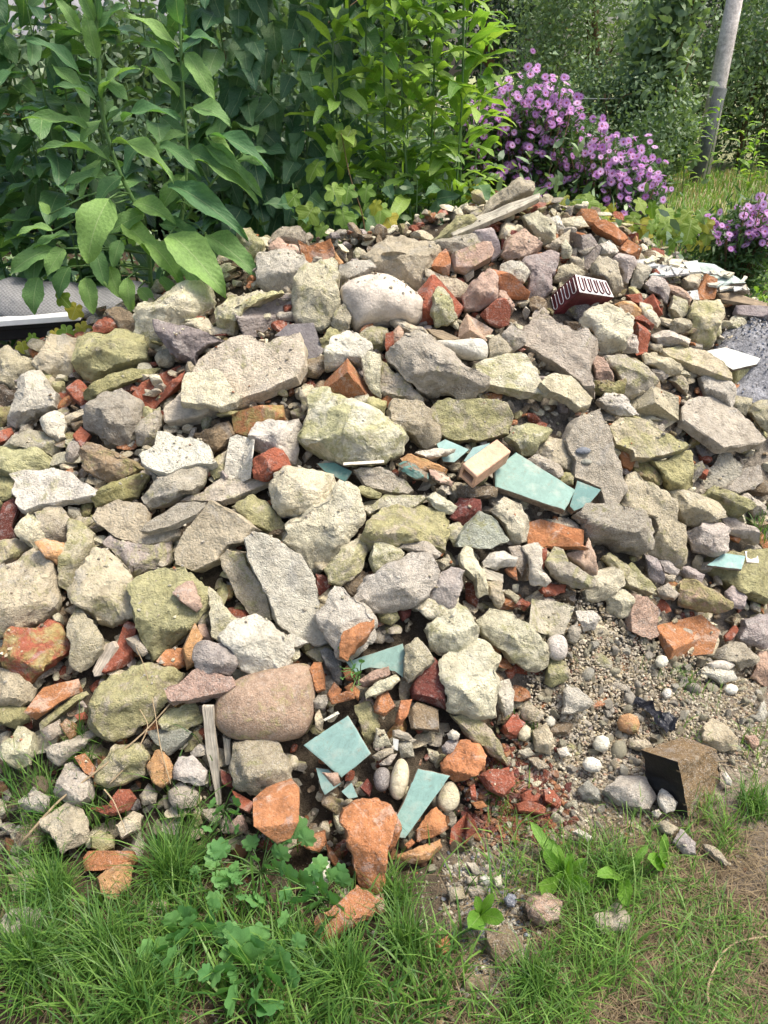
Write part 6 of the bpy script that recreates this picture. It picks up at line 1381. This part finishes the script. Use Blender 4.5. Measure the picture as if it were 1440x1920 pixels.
# ------------------------------------------------------------------ asters
def petal_head():
    V = [(0, 0, .10)]; F = []; mi = []
    nc = 8
    for i in range(nc): a = 2*math.pi*i/nc; V.append((.24*math.cos(a), .24*math.sin(a), .06))
    F += [(0, 1+i, 1+(i+1) % nc) for i in range(nc)]; mi += [1]*nc
    for k in range(18):
        a = 2*math.pi*k/18; s_ = np.array([math.cos(a), math.sin(a), 0]); t_ = np.array([-math.sin(a), math.cos(a), 0]); i0 = len(V); z = .02 if k % 2 else .05
        for rr, w, zz in ((.18, .05, .0), (.6, .10, .10), (.98, .05, .06)):
            V += [tuple(s_*rr-t_*w+np.array([0, 0, zz+z-.05])), tuple(s_*rr+t_*w+np.array([0, 0, zz+z-.05]))]
        F += [(i0, i0+2, i0+3, i0+1), (i0+2, i0+4, i0+5, i0+3)]; mi += [0, 0]
    return V, F, mi
def petal_mat():
    m, nt, b = new_mat('aster_petal'); k = NT(nt); oi = k.n('ObjectInfo')
    c = k.mix(oi.outputs['Random'], (.50, .20, .55), (.76, .47, .78)); k.l(c, b.inputs['Base Color']); b.inputs['Roughness'].default_value = .6
    tr = k.n('BsdfTranslucent'); k.l(c, tr.inputs[0]); mx_ = k.n('MixShader'); mx_.inputs[0].default_value = .35
    k.l(b.outputs[0], mx_.inputs[1]); k.l(tr.outputs[0], mx_.inputs[2]); k.l(mx_.outputs[0], nt.nodes['Material Output'].inputs['Surface']); return m
V, F, mi = petal_head(); ah = mesh_obj('flower_head', V, F, mats=[petal_mat(), plain('aster_eye', (.28, .07, .10), .8, .3, 200, .001)], midx=mi, smooth=False); AH = ah.data; bpy.data.objects.remove(ah)
def leaf_cloud(pos, size, seed, aspect=.45, updown=.0):
    """many small bent leaves in one mesh: a diamond of two triangles each"""
    r_ = np.random.default_rng(seed); n = len(pos); d = r_.normal(size=(n, 3)); d[:, 2] += updown; d /= np.linalg.norm(d, axis=1, keepdims=True)
    q = r_.normal(size=(n, 3)); s_ = np.cross(d, q); s_ /= np.linalg.norm(s_, axis=1, keepdims=True); nn = np.cross(s_, d)
    L = size[:, None]; S_ = s_*L*aspect*.5; U = nn*L
    V = np.stack([pos, pos+d*L*.28+S_*.85+U*.05, pos+d*L*.28-S_*.85+U*.05, pos+d*L*.62+S_*.75+U*.03, pos+d*L*.62-S_*.75+U*.03, pos+d*L-U*.10], 1).reshape(-1, 3)
    i = np.arange(n)*6; F = np.stack([i, i+1, i+2], 1).tolist()+np.stack([i+1, i+3, i+4, i+2], 1).tolist()+np.stack([i+3, i+5, i+4], 1).tolist(); t = np.repeat(r_.random(n), 6)
    return V, F, t
def aster(poly, Y, n, label, seed, sd=17):
    r_ = np.random.default_rng(seed); ctr = in_px(max(10, n//7), poly, r_); pts = ctr[r_.integers(0, len(ctr), n)]+r_.normal(0, sd, (n, 2)); c = np.mean(poly, 0); B = at(c[0], c[1], Y); B[2] = .45
    root = empty('aster_bush', B.tolist()); pos = []; extra = []
    for ip, p in enumerate(pts):
        w = at(p[0], p[1], Y+r_.uniform(-.25, .08)); pos.append(w)
        s_ = r_.uniform(.013, .0205)
        nv = np.array([0, -.7, .6])+r_.normal(0, .35, 3); x, y, z = basis(r_.normal(size=3), nv)
        z = nv/np.linalg.norm(nv); x = np.cross(z, r_.normal(size=3)); x /= np.linalg.norm(x); y = np.cross(z, x)
        mm = Matrix.Translation(Vector(w-B)) @ Matrix((tuple(x), tuple(y), tuple(z))).transposed().to_4x4() @ Matrix.Scale(s_, 4)
        if ip < 290: o = bpy.data.objects.new('flower_head', AH); COL.objects.link(o); o.parent = root; o.matrix_basis = mm
        else: extra.append(mm)
    if extra:
        V = np.array([q.co for q in AH.vertices]); Fq = [tuple(q.vertices) for q in AH.polygons]; mi_ = [q.material_index for q in AH.polygons]
        VV = np.vstack([np.concatenate([V, np.ones((len(V), 1))], 1) @ np.array(m_).T for m_ in extra])[:, :3]
        FF = [tuple(i+k_*len(V) for i in f) for k_ in range(len(extra)) for f in Fq]
        o = mesh_obj('flower_heads', VV, FF, mats=list(AH.materials), midx=mi_*len(extra), parent=root, smooth=False); o['kind'] = 'stuff'
    pos = np.array(pos)
    V0 = []; F0 = []; n0 = 0
    for w in pos[::4]:
        V, F = tube([B+r_.normal(0, .05, 3)*np.array([1, 1, 0]), (B+w)/2+np.array([0, 0, .05]), w-np.array([0, -.02, .01])], .0022, 4); V0.append(V-B); F0 += [tuple(i+n0 for i in f) for f in F]; n0 += len(V)
    mesh_obj('stems', np.vstack(V0), F0, M['stem_brown'], parent=root)
    k = 22*n; j = r_.integers(0, len(pos), k); q = pos[j]+np.stack([r_.normal(0, .03, k), np.abs(r_.normal(.07, .08, k))+.01, -np.abs(r_.normal(0.02, .12, k))], 1)
    V, F, t = leaf_cloud(q, r_.uniform(.03, .055, k), seed, .25); cc = np.stack([t, t, t, t*0+1], 1)
    mesh_obj('foliage', V-B, F, L_['aster'], parent=root, cols=cc, smooth=False)
    return tag(root, label, 'flowers')
aster([(862, 190), (900, 168), (960, 176), (985, 165), (1000, 138), (1030, 145), (1045, 165), (1058, 138), (1085, 142), (1085, 205), (1050, 235), (1070, 285), (1128, 335), (1130, 355), (1095, 350), (960, 340), (960, 345), (905, 340), (895, 322), (885, 250)], 3.95, 760, 'large purple aster bush in bloom behind the highest point of pile', 31)
aster([(1105, 250), (1160, 263), (1210, 285), (1235, 345), (1232, 388), (1190, 396), (1140, 365), (1110, 318)], 3.85, 330, 'smaller purple aster bush right of the large one', 32)
aster([(1318, 428), (1370, 400), (1445, 372), (1490, 440), (1380, 465), (1335, 452)], 3.6, 260, 'purple aster bush at the right photo edge', 33, 11)

# ------------------------------------------------------------------ background trees and shrubs
def crown_points(n, c, rad, seed, clumps=26, tight=.30):
    r_ = np.random.default_rng(seed); k = r_.normal(size=(clumps, 3)); k /= np.linalg.norm(k, axis=1, keepdims=True); k = k*r_.uniform(.35, .95, (clumps, 1))*rad+c
    j = r_.integers(0, clumps, n); return k[j]+r_.normal(size=(n, 3))*rad*tight*r_.uniform(.5, 1.0, (clumps, 1))[j], j
def tree(name, px, Y, z0, z1, rx, label, n=5000, leaf=.10, tone=(0, 1), seed=0, clumps=30, tight=.28, aspect=.5, cat='tree', group=None, mat='crown', updown=0, trunk=True):
    B = at(px, 300, Y); B[2] = .4; root = empty(name, B.tolist()); r_ = np.random.default_rng(seed+500)
    c = np.array([B[0], B[1], (z0+z1)/2]); rad = np.array([rx, rx*.8, (z1-z0)/2])
    P, j = crown_points(n, c, rad, seed, clumps, tight); V, F, t = leaf_cloud(P, r_.uniform(.6, 1.3, n)*leaf, seed, aspect, updown)
    cl = r_.uniform(0, 1, clumps)[j]; tt_ = np.repeat(np.clip(tone[0]+(tone[1]-tone[0])*(.75*cl+.25*r_.random(n)), 0, 1), 6)
    mesh_obj('crown', V-B, F, L_[mat], parent=root, cols=np.stack([tt_]*3+[tt_*0+1], 1), smooth=False)
    if trunk:
        V0 = []; F0 = []; n0 = 0; top = np.array([B[0]+r_.normal(0, .1), B[1], z0+.75*(z1-z0)])
        brs = [([B-np.array([0, 0, .1]), (B+top)/2+r_.normal(0, .06, 3), top], .022*(z1-.4)+.01)]
        for _ in range(7):
            f = r_.uniform(.25, .9); s_ = B*(1-f)+top*f; e = c+r_.normal(size=3)*rad*.7; brs.append(([s_, (s_+e)/2+np.array([0, 0, .1]), e], .005*(z1-.4)))
        for pts, r0 in brs:
            V, F = tube(pts, np.linspace(r0, r0*.3, len(pts)), 7); V0.append(V-B); F0 += [tuple(i+n0 for i in f) for f in F]; n0 += len(V)
        mesh_obj('trunk', np.vstack(V0), F0, M['stem_brown'], parent=root)
    return tag(root, label, cat, group)
tree('dark_tree', 905, 13.0, .8, 5.5, 1.9, 'dark broadleaf tree behind the asters with sky showing through', 5200, .13, (0, .6), 1, 40, .15, mat='conifer')
tree('dark_tree', 1010, 14.5, 1.2, 6.0, 1.5, 'brownish dark tree between the sky gap and olive bush', 6000, .10, (.0, .8), 2, 36, .20, mat='conifer')
tree('olive_bush', 1075, 10.0, .5, 3.4, 1.0, 'pale olive green bushy tree right behind the large aster bush', 15000, .055, (.55, 1.0), 3, 44, .20)
tree('dense_shrub', 1130, 8.6, .4, 1.7, .85, 'dense mid green shrub behind the smaller aster bush', 11000, .055, (.1, .75), 4, 36, .24, cat='shrub')
tree('leafy_shrub', 1225, 8.8, .4, 2.6, .48, 'upright leafy shrub with sparse large leaves left of the pole', 3600, .12, (.3, .9), 5, 34, .26, cat='shrub')
tree('dense_shrub', 1390, 11.0, .4, 2.6, 1.1, 'dark shrub right of the pole in background', 11000, .07, (.1, .7), 6, 36, .26, cat='shrub')
for i, (px, Y, rx) in enumerate(((1175, 13.5, .42), (1250, 13.8, .5), (1325, 13.5, .42))):
    tree('thuja_tree', px, Y, .4, 5.5, rx, ['slim dark thuja column, left of the three behind leafy shrub', 'middle thuja column of the three behind leafy shrub', 'right thuja column of the three beside the pole'][i], 14000, .08, (.1, 1.0), 10+i, 60, .13, .2, updown=1.6, cat='tree', mat='conifer')
tree('willow_tree', 1430, 11.5, .4, 3.6, 1.1, 'grey green feathery tree at the right photo edge', 12000, .08, (.4, 1.0), 20, 40, .24, .22)
tree('dark_tree', 740, 12.0, .6, 3.6, 1.2, 'dark tree mostly hidden behind the narrow leaved stems', 5000, .16, (0, .35), 22, 34, .24)
tree('dark_tree', 620, 10.5, .5, 4.0, 1.5, 'dark bushy tree hidden behind the heart leaved shrub', 5000, .16, (0, .3), 23, 34, .26)
tree('dense_shrub', 330, 6.5, .4, 1.35, .9, 'dark shrub behind the tall leafy plants left of centre', 6000, .09, (0, .35), 24, 34, .28, cat='shrub')
tree('dense_shrub', 60, 6.2, .4, 1.30, .9, 'dark shrub behind the tall leafy plants at far left', 6000, .09, (0, .35), 25, 34, .28, cat='shrub')
tree('dense_shrub', 180, 8.0, .4, 2.2, 1.0, 'green shrub before the low shed at upper left', 4200, .13, (.1, .6), 28, 34, .28, cat='shrub')
tree('dense_shrub', 430, 7.6, .4, 2.3, .9, 'green shrub at right end of the low shed', 5000, .12, (.1, .6), 29, 34, .28, cat='shrub')
tree('dense_shrub', 560, 6.0, .4, 1.6, .8, 'dark shrub low behind the heart leaved shrub', 6000, .09, (0, .35), 26, 34, .28, cat='shrub')
tree('dense_shrub', 800, 6.0, .4, 1.4, .8, 'mid green shrub behind the narrow leaved stems', 6000, .08, (.1, .6), 27, 34, .28, cat='shrub')
for i, (px, Y, z1, rx, lab) in enumerate(((-260, 7.2, 2.4, 1.5, 'broad green shrub beyond the left end of the stand'), (-900, 8.5, 3.4, 2.4, 'large green shrub far off to the left'), (-560, 14.0, 6.0, 3.2, 'tall dark tree far off to the left'), (1900, 9.5, 3.2, 2.2, 'large green shrub far off to the right'), (1650, 14.0, 5.5, 2.6, 'tall tree far off to the right'))):
    tree('dense_shrub' if z1 < 4 else 'dark_tree', px, Y, .4, z1, rx, lab, 6500, .11, (.1, .7), 60+i, 40, .26, cat='shrub' if z1 < 4 else 'tree')
# leaning pole with strut and fence wires
M['pole'] = plain('grey_pole_wood', (.50, .46, .43), .9, .4, 30, .012); M['pole_dark'] = plain('dark_strut', (.09, .10, .10), .8, .3, 25, .004)
pb = at(1312, 335, 9.6); pole = empty('leaning_pole', pb.tolist())
pt = at(1385, -40, 9.6); mid_ = pb+(pt-pb)*.5
V, F = tube([pb-np.array([0, 0, .2]), mid_, pt+(pt-pb)*.25], [.105, .09, .08], 12); mesh_obj('pole_shaft', V-pb, F, M['pole'], parent=pole)
s0, s1 = at(1300, 340, 9.5), at(1352, 165, 9.45)
V, F = tube([s0-np.array([0, 0, .2]), s1], [.075, .07], 8); mesh_obj('strut', V-pb, F, M['pole_dark'], parent=pole)
tag(pole, 'leaning grey wooden pole braced by a dark strut in background', 'pole')
M['wire'] = plain('fence_wire', (.25, .27, .26), .5, .2, 30, .0005)
for y0, y1, lab in ((185, 178, 'topmost'), (222, 218, 'middle'), (258, 256, 'lowest')):
    A_, B_ = at(1060, y0, 8.2), at(1330, y1, 9.4); V, F = tube([A_, (A_+B_)/2-np.array([0, 0, .02]), B_], .004, 5)
    tag(mesh_obj('fence_wire', V-A_, F, M['wire'], loc=A_.tolist()), 'thin %s fence wire running to the leaning pole' % lab, 'wire')
# meadow grass and tall weeds at the pole foot
def blades(name, base, hgt, w, seed, mat, lean=.5, tone=(0, 1), label=None, up=1.0):
    r_ = np.random.default_rng(seed); n = len(base); a = r_.uniform(0, 2*math.pi, n); ln = r_.uniform(.15, 1.0, n)*lean
    hd = np.stack([np.cos(a), np.sin(a), np.zeros(n)], 1); sd = np.stack([-np.sin(a), np.cos(a), np.zeros(n)], 1)
    tw = r_.normal(0, .4, n)[:, None]; sd = sd*np.cos(tw)+np.array([0, 0, 1])*np.sin(tw)*.5
    V = np.zeros((n, 7, 3)); seg = [(0, 1.0), (.35, .95), (.72, .65)]
    for i, (f, ww) in enumerate(seg):
        c = base+hd*(hgt*ln*f**1.8)[:, None]+np.array([0, 0, 1.])*(hgt*up*(f-.45*ln*f*f))[:, None]
        V[:, i*2] = c-sd*(w*ww*.5)[:, None]; V[:, i*2+1] = c+sd*(w*ww*.5)[:, None]
    V[:, 6] = base+hd*(hgt*ln)[:, None]+np.array([0, 0, 1.])*(hgt*up*(1-.45*ln))[:, None]
    i = np.arange(n)*7; F = np.concatenate([np.stack([i, i+1, i+3, i+2], 1), np.stack([i+2, i+3, i+5, i+4], 1)]).tolist()+np.stack([i+4, i+5, i+6], 1).tolist()
    t = np.repeat(np.clip(tone[0]+(tone[1]-tone[0])*r_.random(n), 0, 1), 7)
    o = mesh_obj(name, V.reshape(-1, 3), F, mat, cols=np.stack([t]*3+[t*0+1], 1), smooth=True)
    return tag(o, label, 'grass', kind='stuff')
r = np.random.default_rng(77)
n = 16000; X = r.uniform(1.2, 7.5, n); Y = r.uniform(4.5, 10.5, n); ok = (X/Y > .28)
X, Y = X[ok], Y[ok]; B = np.stack([X, Y, ground_z(X, Y)], 1)
blades('meadow_grass', B[:5000], r.uniform(.06, .16, len(B[:5000])), np.full(len(B[:5000]), .010), 3, L_['dry'], .6, (.8, 1), 'pale dry meadow grass behind the right side of pile')
B2 = B; blades('meadow_green', B2+r.normal(0, .05, B2.shape)*np.array([1, 1, 0]), r.uniform(.05, .14, len(B2)), np.full(len(B2), .012), 4, L_['grass'], .6, (.55, 1), 'green grass mixed into the meadow')
for i, (od, px) in enumerate(ordered([(1255,), (1290,), (1345,), (1370,), (1400,), (1430,)])):
    tall_plant('meadow_weed', px, 8.6+.3*(i % 3), rl.uniform(.5, .9), 'narrow', 26, (.10, .18), od+' from the left of the tall weeds at far meadow edge', 'weed', 'tall meadow weeds near the pole', bz=.44)
# weeds on the right behind the litter
for od, px in ordered([(rl.uniform(1180, 1470),) for _ in range(18)]):
    Y = rl.uniform(3.1, 3.9)
    tall_plant('garden_weed', px, Y, rl.uniform(.16, .36), 'narrow', 18, (.05, .10), od+' from the left of the low green weeds behind the plasterboard litter', 'weed', 'low weeds on the right behind the litter', tilt=(-.2, .9), wsc=1.3, zmin=.05, bz=.50, r0=.003)
n = 9000; X = r.uniform(-2.6, 3.2, n); Y = r.uniform(3.0, 5.5, n); ok = (X < .9) | (Y < 4.2); P_ = np.stack([X, Y, H(X, Y)+r.uniform(.0, .22, n)], 1)[ok]
V, F, t = leaf_cloud(P_, r.uniform(.03, .065, len(P_)), 5, .5, .4); o = mesh_obj('undergrowth', V, F, L_['crown'], cols=np.stack([t]*3+[t*0+1], 1), smooth=False)
tag(o, 'low green undergrowth covering the ground behind the pile', 'undergrowth', kind='stuff')

# ------------------------------------------------------------------ low shed with grey corrugated roof, seen between the leaves
M['roof'] = plain('asbestos_roof', (.20, .20, .21), .9, .2, 12, .004); M['shed_wall'] = plain('shed_brick', (.22, .14, .09), .9, .35, 9, .01)
M['pane'] = plain('window_pane', (.42, .50, .58), .1, .1, 5, .0002)
so_ = np.array([-4.2, 11.0, .4]); shed = empty('low_shed', so_.tolist()); xs = np.arange(-3.6, 3.61, .04); V = []; F = []
for i, x in enumerate(xs):
    z = .03*math.sin(x/.18*2*math.pi)
    for y, zz in ((-.4, 1.25), (1.3, 1.95), (3.0, 2.75)): V.append((x, y, zz+z))
for i in range(len(xs)-1):
    for j in range(2): F.append((i*3+j, (i+1)*3+j, (i+1)*3+j+1, i*3+j+1))
rf = mesh_obj('corrugated_roof', V, F, M['roof'], parent=shed); rf.modifiers.new('thick', 'SOLIDIFY').thickness = .02
mesh_obj('wall', [(-3.4, 0, -.3), (3.4, 0, -.3), (3.4, 0, 1.36), (-3.4, 0, 1.36), (-3.4, 3, -.3), (3.4, 3, -.3), (3.4, 3, 2.6), (-3.4, 3, 2.6)], [(0, 1, 2, 3), (1, 5, 6, 2), (4, 7, 6, 5), (0, 3, 7, 4)], M['shed_wall'], parent=shed, smooth=False)
for x in (-2.0, .2, 2.2):
    w_ = mesh_obj('window', [(x-.35, -.04, .5), (x+.35, -.04, .5), (x+.35, -.04, 1.1), (x-.35, -.04, 1.1), (x-.35, .02, .5), (x+.35, .02, .5), (x+.35, .02, 1.1), (x-.35, .02, 1.1)], [(0, 1, 2, 3), (0, 4, 5, 1), (1, 5, 6, 2), (2, 6, 7, 3), (3, 7, 4, 0)], M['white_plastic'], parent=shed, smooth=False)
    mesh_obj('pane', [(x-.29, -.045, .56), (x+.29, -.045, .56), (x+.29, -.045, 1.04), (x-.29, -.045, 1.04)], [(0, 1, 2, 3)], M['pane'], parent=w_, smooth=False)
tag(shed, 'low brick shed with grey corrugated roof glimpsed behind the leaves', 'shed')

# ------------------------------------------------------------------ foreground grass and weeds
def spray(n, poly, r_): return on_ground(n, poly, r_)
r = np.random.default_rng(88)
def patch(n, poly, thr=.0, sd=.07):
    P = on_ground(n, poly, r); P[:, :2] += r.normal(0, sd, (len(P), 2)); P[:, 2] = H(P[:, 0], P[:, 1])
    k_ = noise3(np.stack([P[:, 0]*9, P[:, 1]*9, P[:, 0]*0], 1), 41)+.6*noise3(np.stack([P[:, 0]*27, P[:, 1]*27, P[:, 0]*0], 1), 42)
    return P[k_ > thr+r.normal(0, .12, len(P))]
def grass(name, n, poly, hr, wr, seed, mat, lean, tone, label, up=1.0, thr=-.05, sd=.06):
    B = patch(n, poly, thr, sd); h_ = r.uniform(0, 1, len(B))**1.5*(hr[1]-hr[0])+hr[0]
    return blades(name, B, h_, r.uniform(*wr, len(B)), seed, mat, lean, tone, label, up)
LAWN = [(0, 1720), (120, 1680), (260, 1720), (330, 1640), (420, 1680), (520, 1740), (620, 1780), (740, 1690), (830, 1720), (850, 1960), (0, 1960)]
grass('lawn_grass', 5200, LAWN, (.035, .15), (.0015, .0062), 11, L_['grass'], 1.0, (0, .8), 'green grass growing along the foot of the pile', thr=-.35)
grass('foot_grass', 3000, [(0, 1380), (60, 1430), (200, 1580), (420, 1540), (480, 1600), (300, 1680), (0, 1700)], (.04, .14), (.0020, .0036), 12, L_['grass'], .85, (0, .8), 'sparse grass growing between the lowest stones at left', thr=.15, sd=.04)
grass('patchy_grass', 3600, [(940, 1600), (1100, 1570), (1230, 1620), (1180, 1720), (1240, 1960), (880, 1960), (960, 1800)], (.03, .12), (.0018, .0036), 13, L_['grass'], 1.05, (.2, 1), 'yellowish green grass at bottom middle right', thr=.05)
grass('edge_grass', 1700, [(1350, 1480), (1440, 1440), (1440, 1620), (1360, 1600)], (.03, .10), (.0018, .003), 14, L_['grass'], .95, (.2, 1), 'green grass patch at right edge beside the charred block', thr=-.05)
grass('low_grass', 2800, [(1200, 1640), (1440, 1600), (1440, 1960), (1200, 1960)], (.025, .08), (.0018, .003), 18, L_['grass'], 1.1, (.1, .9), 'scattered green shoots in the dry ground at bottom right', up=.7, thr=.0)
grass('dry_grass', 6500, [(860, 1680), (1000, 1590), (1250, 1580), (1440, 1520), (1440, 1960), (700, 1960)], (.03, .11), (.0010, .0022), 15, L_['dry'], 1.3, (0, .8), 'dry straw coloured grass and stems on the right foreground', up=.30, thr=-.55)
grass('dead_blades', 4200, [(0, 1680), (300, 1660), (700, 1720), (860, 1960), (0, 1960)], (.03, .11), (.0012, .0024), 16, L_['dry'], 1.2, (.1, 1), 'dead brown blades among the green grass', up=.5, thr=-.3)
grass('gravel_grass', 420, [(1180, 1250), (1440, 1280), (1440, 1480), (1240, 1400)], (.02, .07), (.0012, .0022), 17, L_['grass'], .9, (.2, 1), 'thin grass shoots coming up through the gravel', thr=.1)
grass('dead_stems', 2600, [(1120, 1640), (1300, 1560), (1440, 1500), (1500, 1640), (1480, 1960), (1150, 1960)], (.06, .19), (.0012, .0026), 19, L_['dry'], 1.6, (0, .5), 'dark dead stems matted over the soil at bottom right', up=.16, thr=-.7, sd=.09)
grass('verge_grass', 2600, [(1460, 1200), (1950, 1100), (2100, 1960), (1480, 1960)], (.03, .10), (.0016, .0034), 29, L_['grass'], 1.0, (.1, 1), 'patchy grass on the ground right of the pile', thr=-.1, sd=.1)
grass('verge_straw', 2600, [(1440, 1200), (1950, 1100), (2100, 1960), (1460, 1960)], (.04, .13), (.0012, .0024), 30, L_['dry'], 1.4, (0, .8), 'dry stems on the ground right of the pile', up=.25, thr=-.7, sd=.1)
for (x, y), nb, hh, lab in (((325, 1655), 420, .19, 'big dense grass tuft standing at lower left in front of stones'), ((60, 1820), 300, .20, 'long grass tuft at bottom left corner'), ((200, 1800), 260, .18, 'long grass tuft below the tan five sided stone'), ((260, 1890), 260, .18, 'long grass tuft at the bottom left below lobed weeds'), ((650, 1850), 260, .17, 'long grass tuft at the bottom left of the gravel strip'), ((760, 1780), 220, .16, 'long grass tuft beside the blue grey gravel strip'), ((110, 1690), 260, .15, 'grass tuft at lower left beside grey boulder'), ((730, 1690), 200, .13, 'grass tuft beside the long crumbly orange stone'),
                            ((1000, 1850), 240, .13, 'yellow green grass tuft at bottom middle'), ((1410, 1520), 160, .12, 'grass tuft at right edge beside charred block'), ((150, 1420), 90, .13, 'small grass tuft among stones at left edge'),
                            ((1425, 1000), 40, .12, 'small grass tuft at right edge above the flat teal tile'), ((940, 1500), 70, .09, 'small grass tuft growing in the red crumbs'), ((1290, 1290), 60, .06, 'tiny grass tuft in the gravel near white pebble'), ((1160, 1640), 160, .10, 'grass tuft right of broad leaf weed'), ((560, 1800), 200, .12, 'grass tuft below lobed weed leaves'), ((985, 1370), 40, .06, 'tiny grass tuft at left edge of gravel')):
    P0 = hit(x, y); b_ = P0+np.concatenate([r.normal(0, .018, (nb, 2)), np.zeros((nb, 1))], 1); b_[:, 2] = H(b_[:, 0], b_[:, 1])
    o = blades('grass_tuft', b_-P0, r.uniform(.4, 1.0, nb)*hh, r.uniform(.002, .0036, nb), int(x), L_['grass'], .95, (0, .75), lab); o.location = P0; del o['kind']; o['category'] = 'grass tuft'
def rosette(name, base, tips, key, label, zl=.02, wsc=1.0, lift=.075, cat='weed'):
    P0 = hit(*base); root = empty(name, P0.tolist())
    if key == 'weed': tips = tips+[(x+rl.normal(0, 22), y+rl.normal(0, 22), w*rl.uniform(.55, .9)) for x, y, w in tips for _ in range(2)]
    for (x, y, w) in tips:
        T = hit(x, y)-ray(x, y)*(lift+rl.uniform(0, .03)); d = T-P0; Ln = np.linalg.norm(d)
        if key == 'weed':
            s_ = w/FPX*1.4; B0 = T-d/max(Ln, 1e-4)*s_*.5; stem(root, [P0+np.array([0, 0, .005]), (P0+B0)/2+np.array([0, 0, .02]), B0], .0016, .0010); put_leaf(root, key, B0, B0+(d/max(Ln, 1e-4)+np.array([0, 0, .05]))*s_, TOCAM+rl.normal(0, .25, 3), 1.15)
        else:
            put_leaf(root, key, P0+np.array([0, 0, .01]), T, TOCAM+np.array([0, .3, .2])+rl.normal(0, .2, 3), (w*.34/.17)/max(math.hypot(x-base[0], y-base[1]), 5))
    return tag(root, label, cat)
rosette('lobed_weed', (490, 1640), [(412, 1592, 48), (398, 1612, 40), (440, 1640, 42), (522, 1565, 50), (562, 1552, 52), (470, 1580, 40), (545, 1640, 50), (572, 1650, 46), (478, 1690, 44), (420, 1650, 44), (530, 1600, 42), (505, 1690, 40)], 'weed', 'lobed leaf weed in front of the broad orange brick')
rosette('lobed_weed', (600, 1700), [(600, 1655, 54), (625, 1690, 46), (590, 1700, 46), (645, 1650, 40), (560, 1690, 44), (620, 1720, 48), (600, 1740, 44)], 'weed', 'lobed leaf weed at left of long crumbly orange stone')
rosette('lobed_weed', (375, 1760), [(345, 1715, 46), (300, 1780, 56), (318, 1800, 52), (382, 1740, 50), (372, 1770, 54), (395, 1730, 44), (340, 1760, 50), (330, 1830, 46)], 'weed', 'lobed leaf weed below the big grass tuft')
rosette('lobed_weed', (480, 1830), [(445, 1795, 62), (430, 1855, 66), (488, 1885, 70), (512, 1835, 54), (470, 1790, 56), (450, 1760, 50), (530, 1800, 50), (505, 1780, 48), (420, 1820, 50)], 'weed', 'largest lobed leaf weed at the bottom left of centre')
rosette('lobed_weed', (420, 1530), [(410, 1520, 34), (425, 1550, 36), (440, 1525, 32), (405, 1545, 34)], 'weed', 'small lobed leaf weed left of the broad orange brick')
rosette('broad_leaf_weed', (1055, 1650), [(993, 1540, 34), (1040, 1580, 36), (1065, 1600, 40), (1098, 1610, 42), (1020, 1590, 34), (1110, 1665, 30), (1030, 1570, 30), (1010, 1660, 30), (1075, 1640, 32)], 'dock', 'broad leaf dock weed with upright pale green leaves at lower right')
rosette('broad_leaf_weed', (1240, 1630), [(1246, 1562, 26), (1215, 1610, 18), (1235, 1600, 20)], 'dock', 'single upright narrow leaf weed below the charred block')
rosette('broad_leaf_weed', (1170, 1650), [(1215, 1585, 24), (1120, 1642, 22), (1180, 1700, 20)], 'dock', 'low dock weed right of the broad leaf one')
rosette('broad_leaf_weed', (900, 1720), [(890, 1680, 20), (925, 1675, 22), (945, 1725, 22), (880, 1740, 16)], 'dock', 'small broad leaf weed beside the blue grey gravel strip')
rosette('broad_leaf_weed', (85, 1775), [(30, 1765, 40), (60, 1750, 34)], 'dock', 'pale broad leaf weed over the grey boulder at bottom left')
rosette('small_sprout', (675, 1275), [(664, 1250, 18), (672, 1262, 18), (678, 1240, 16), (660, 1265, 16)], 'weed', 'green three leaf sprout growing on the half buried teal tile', lift=.08)
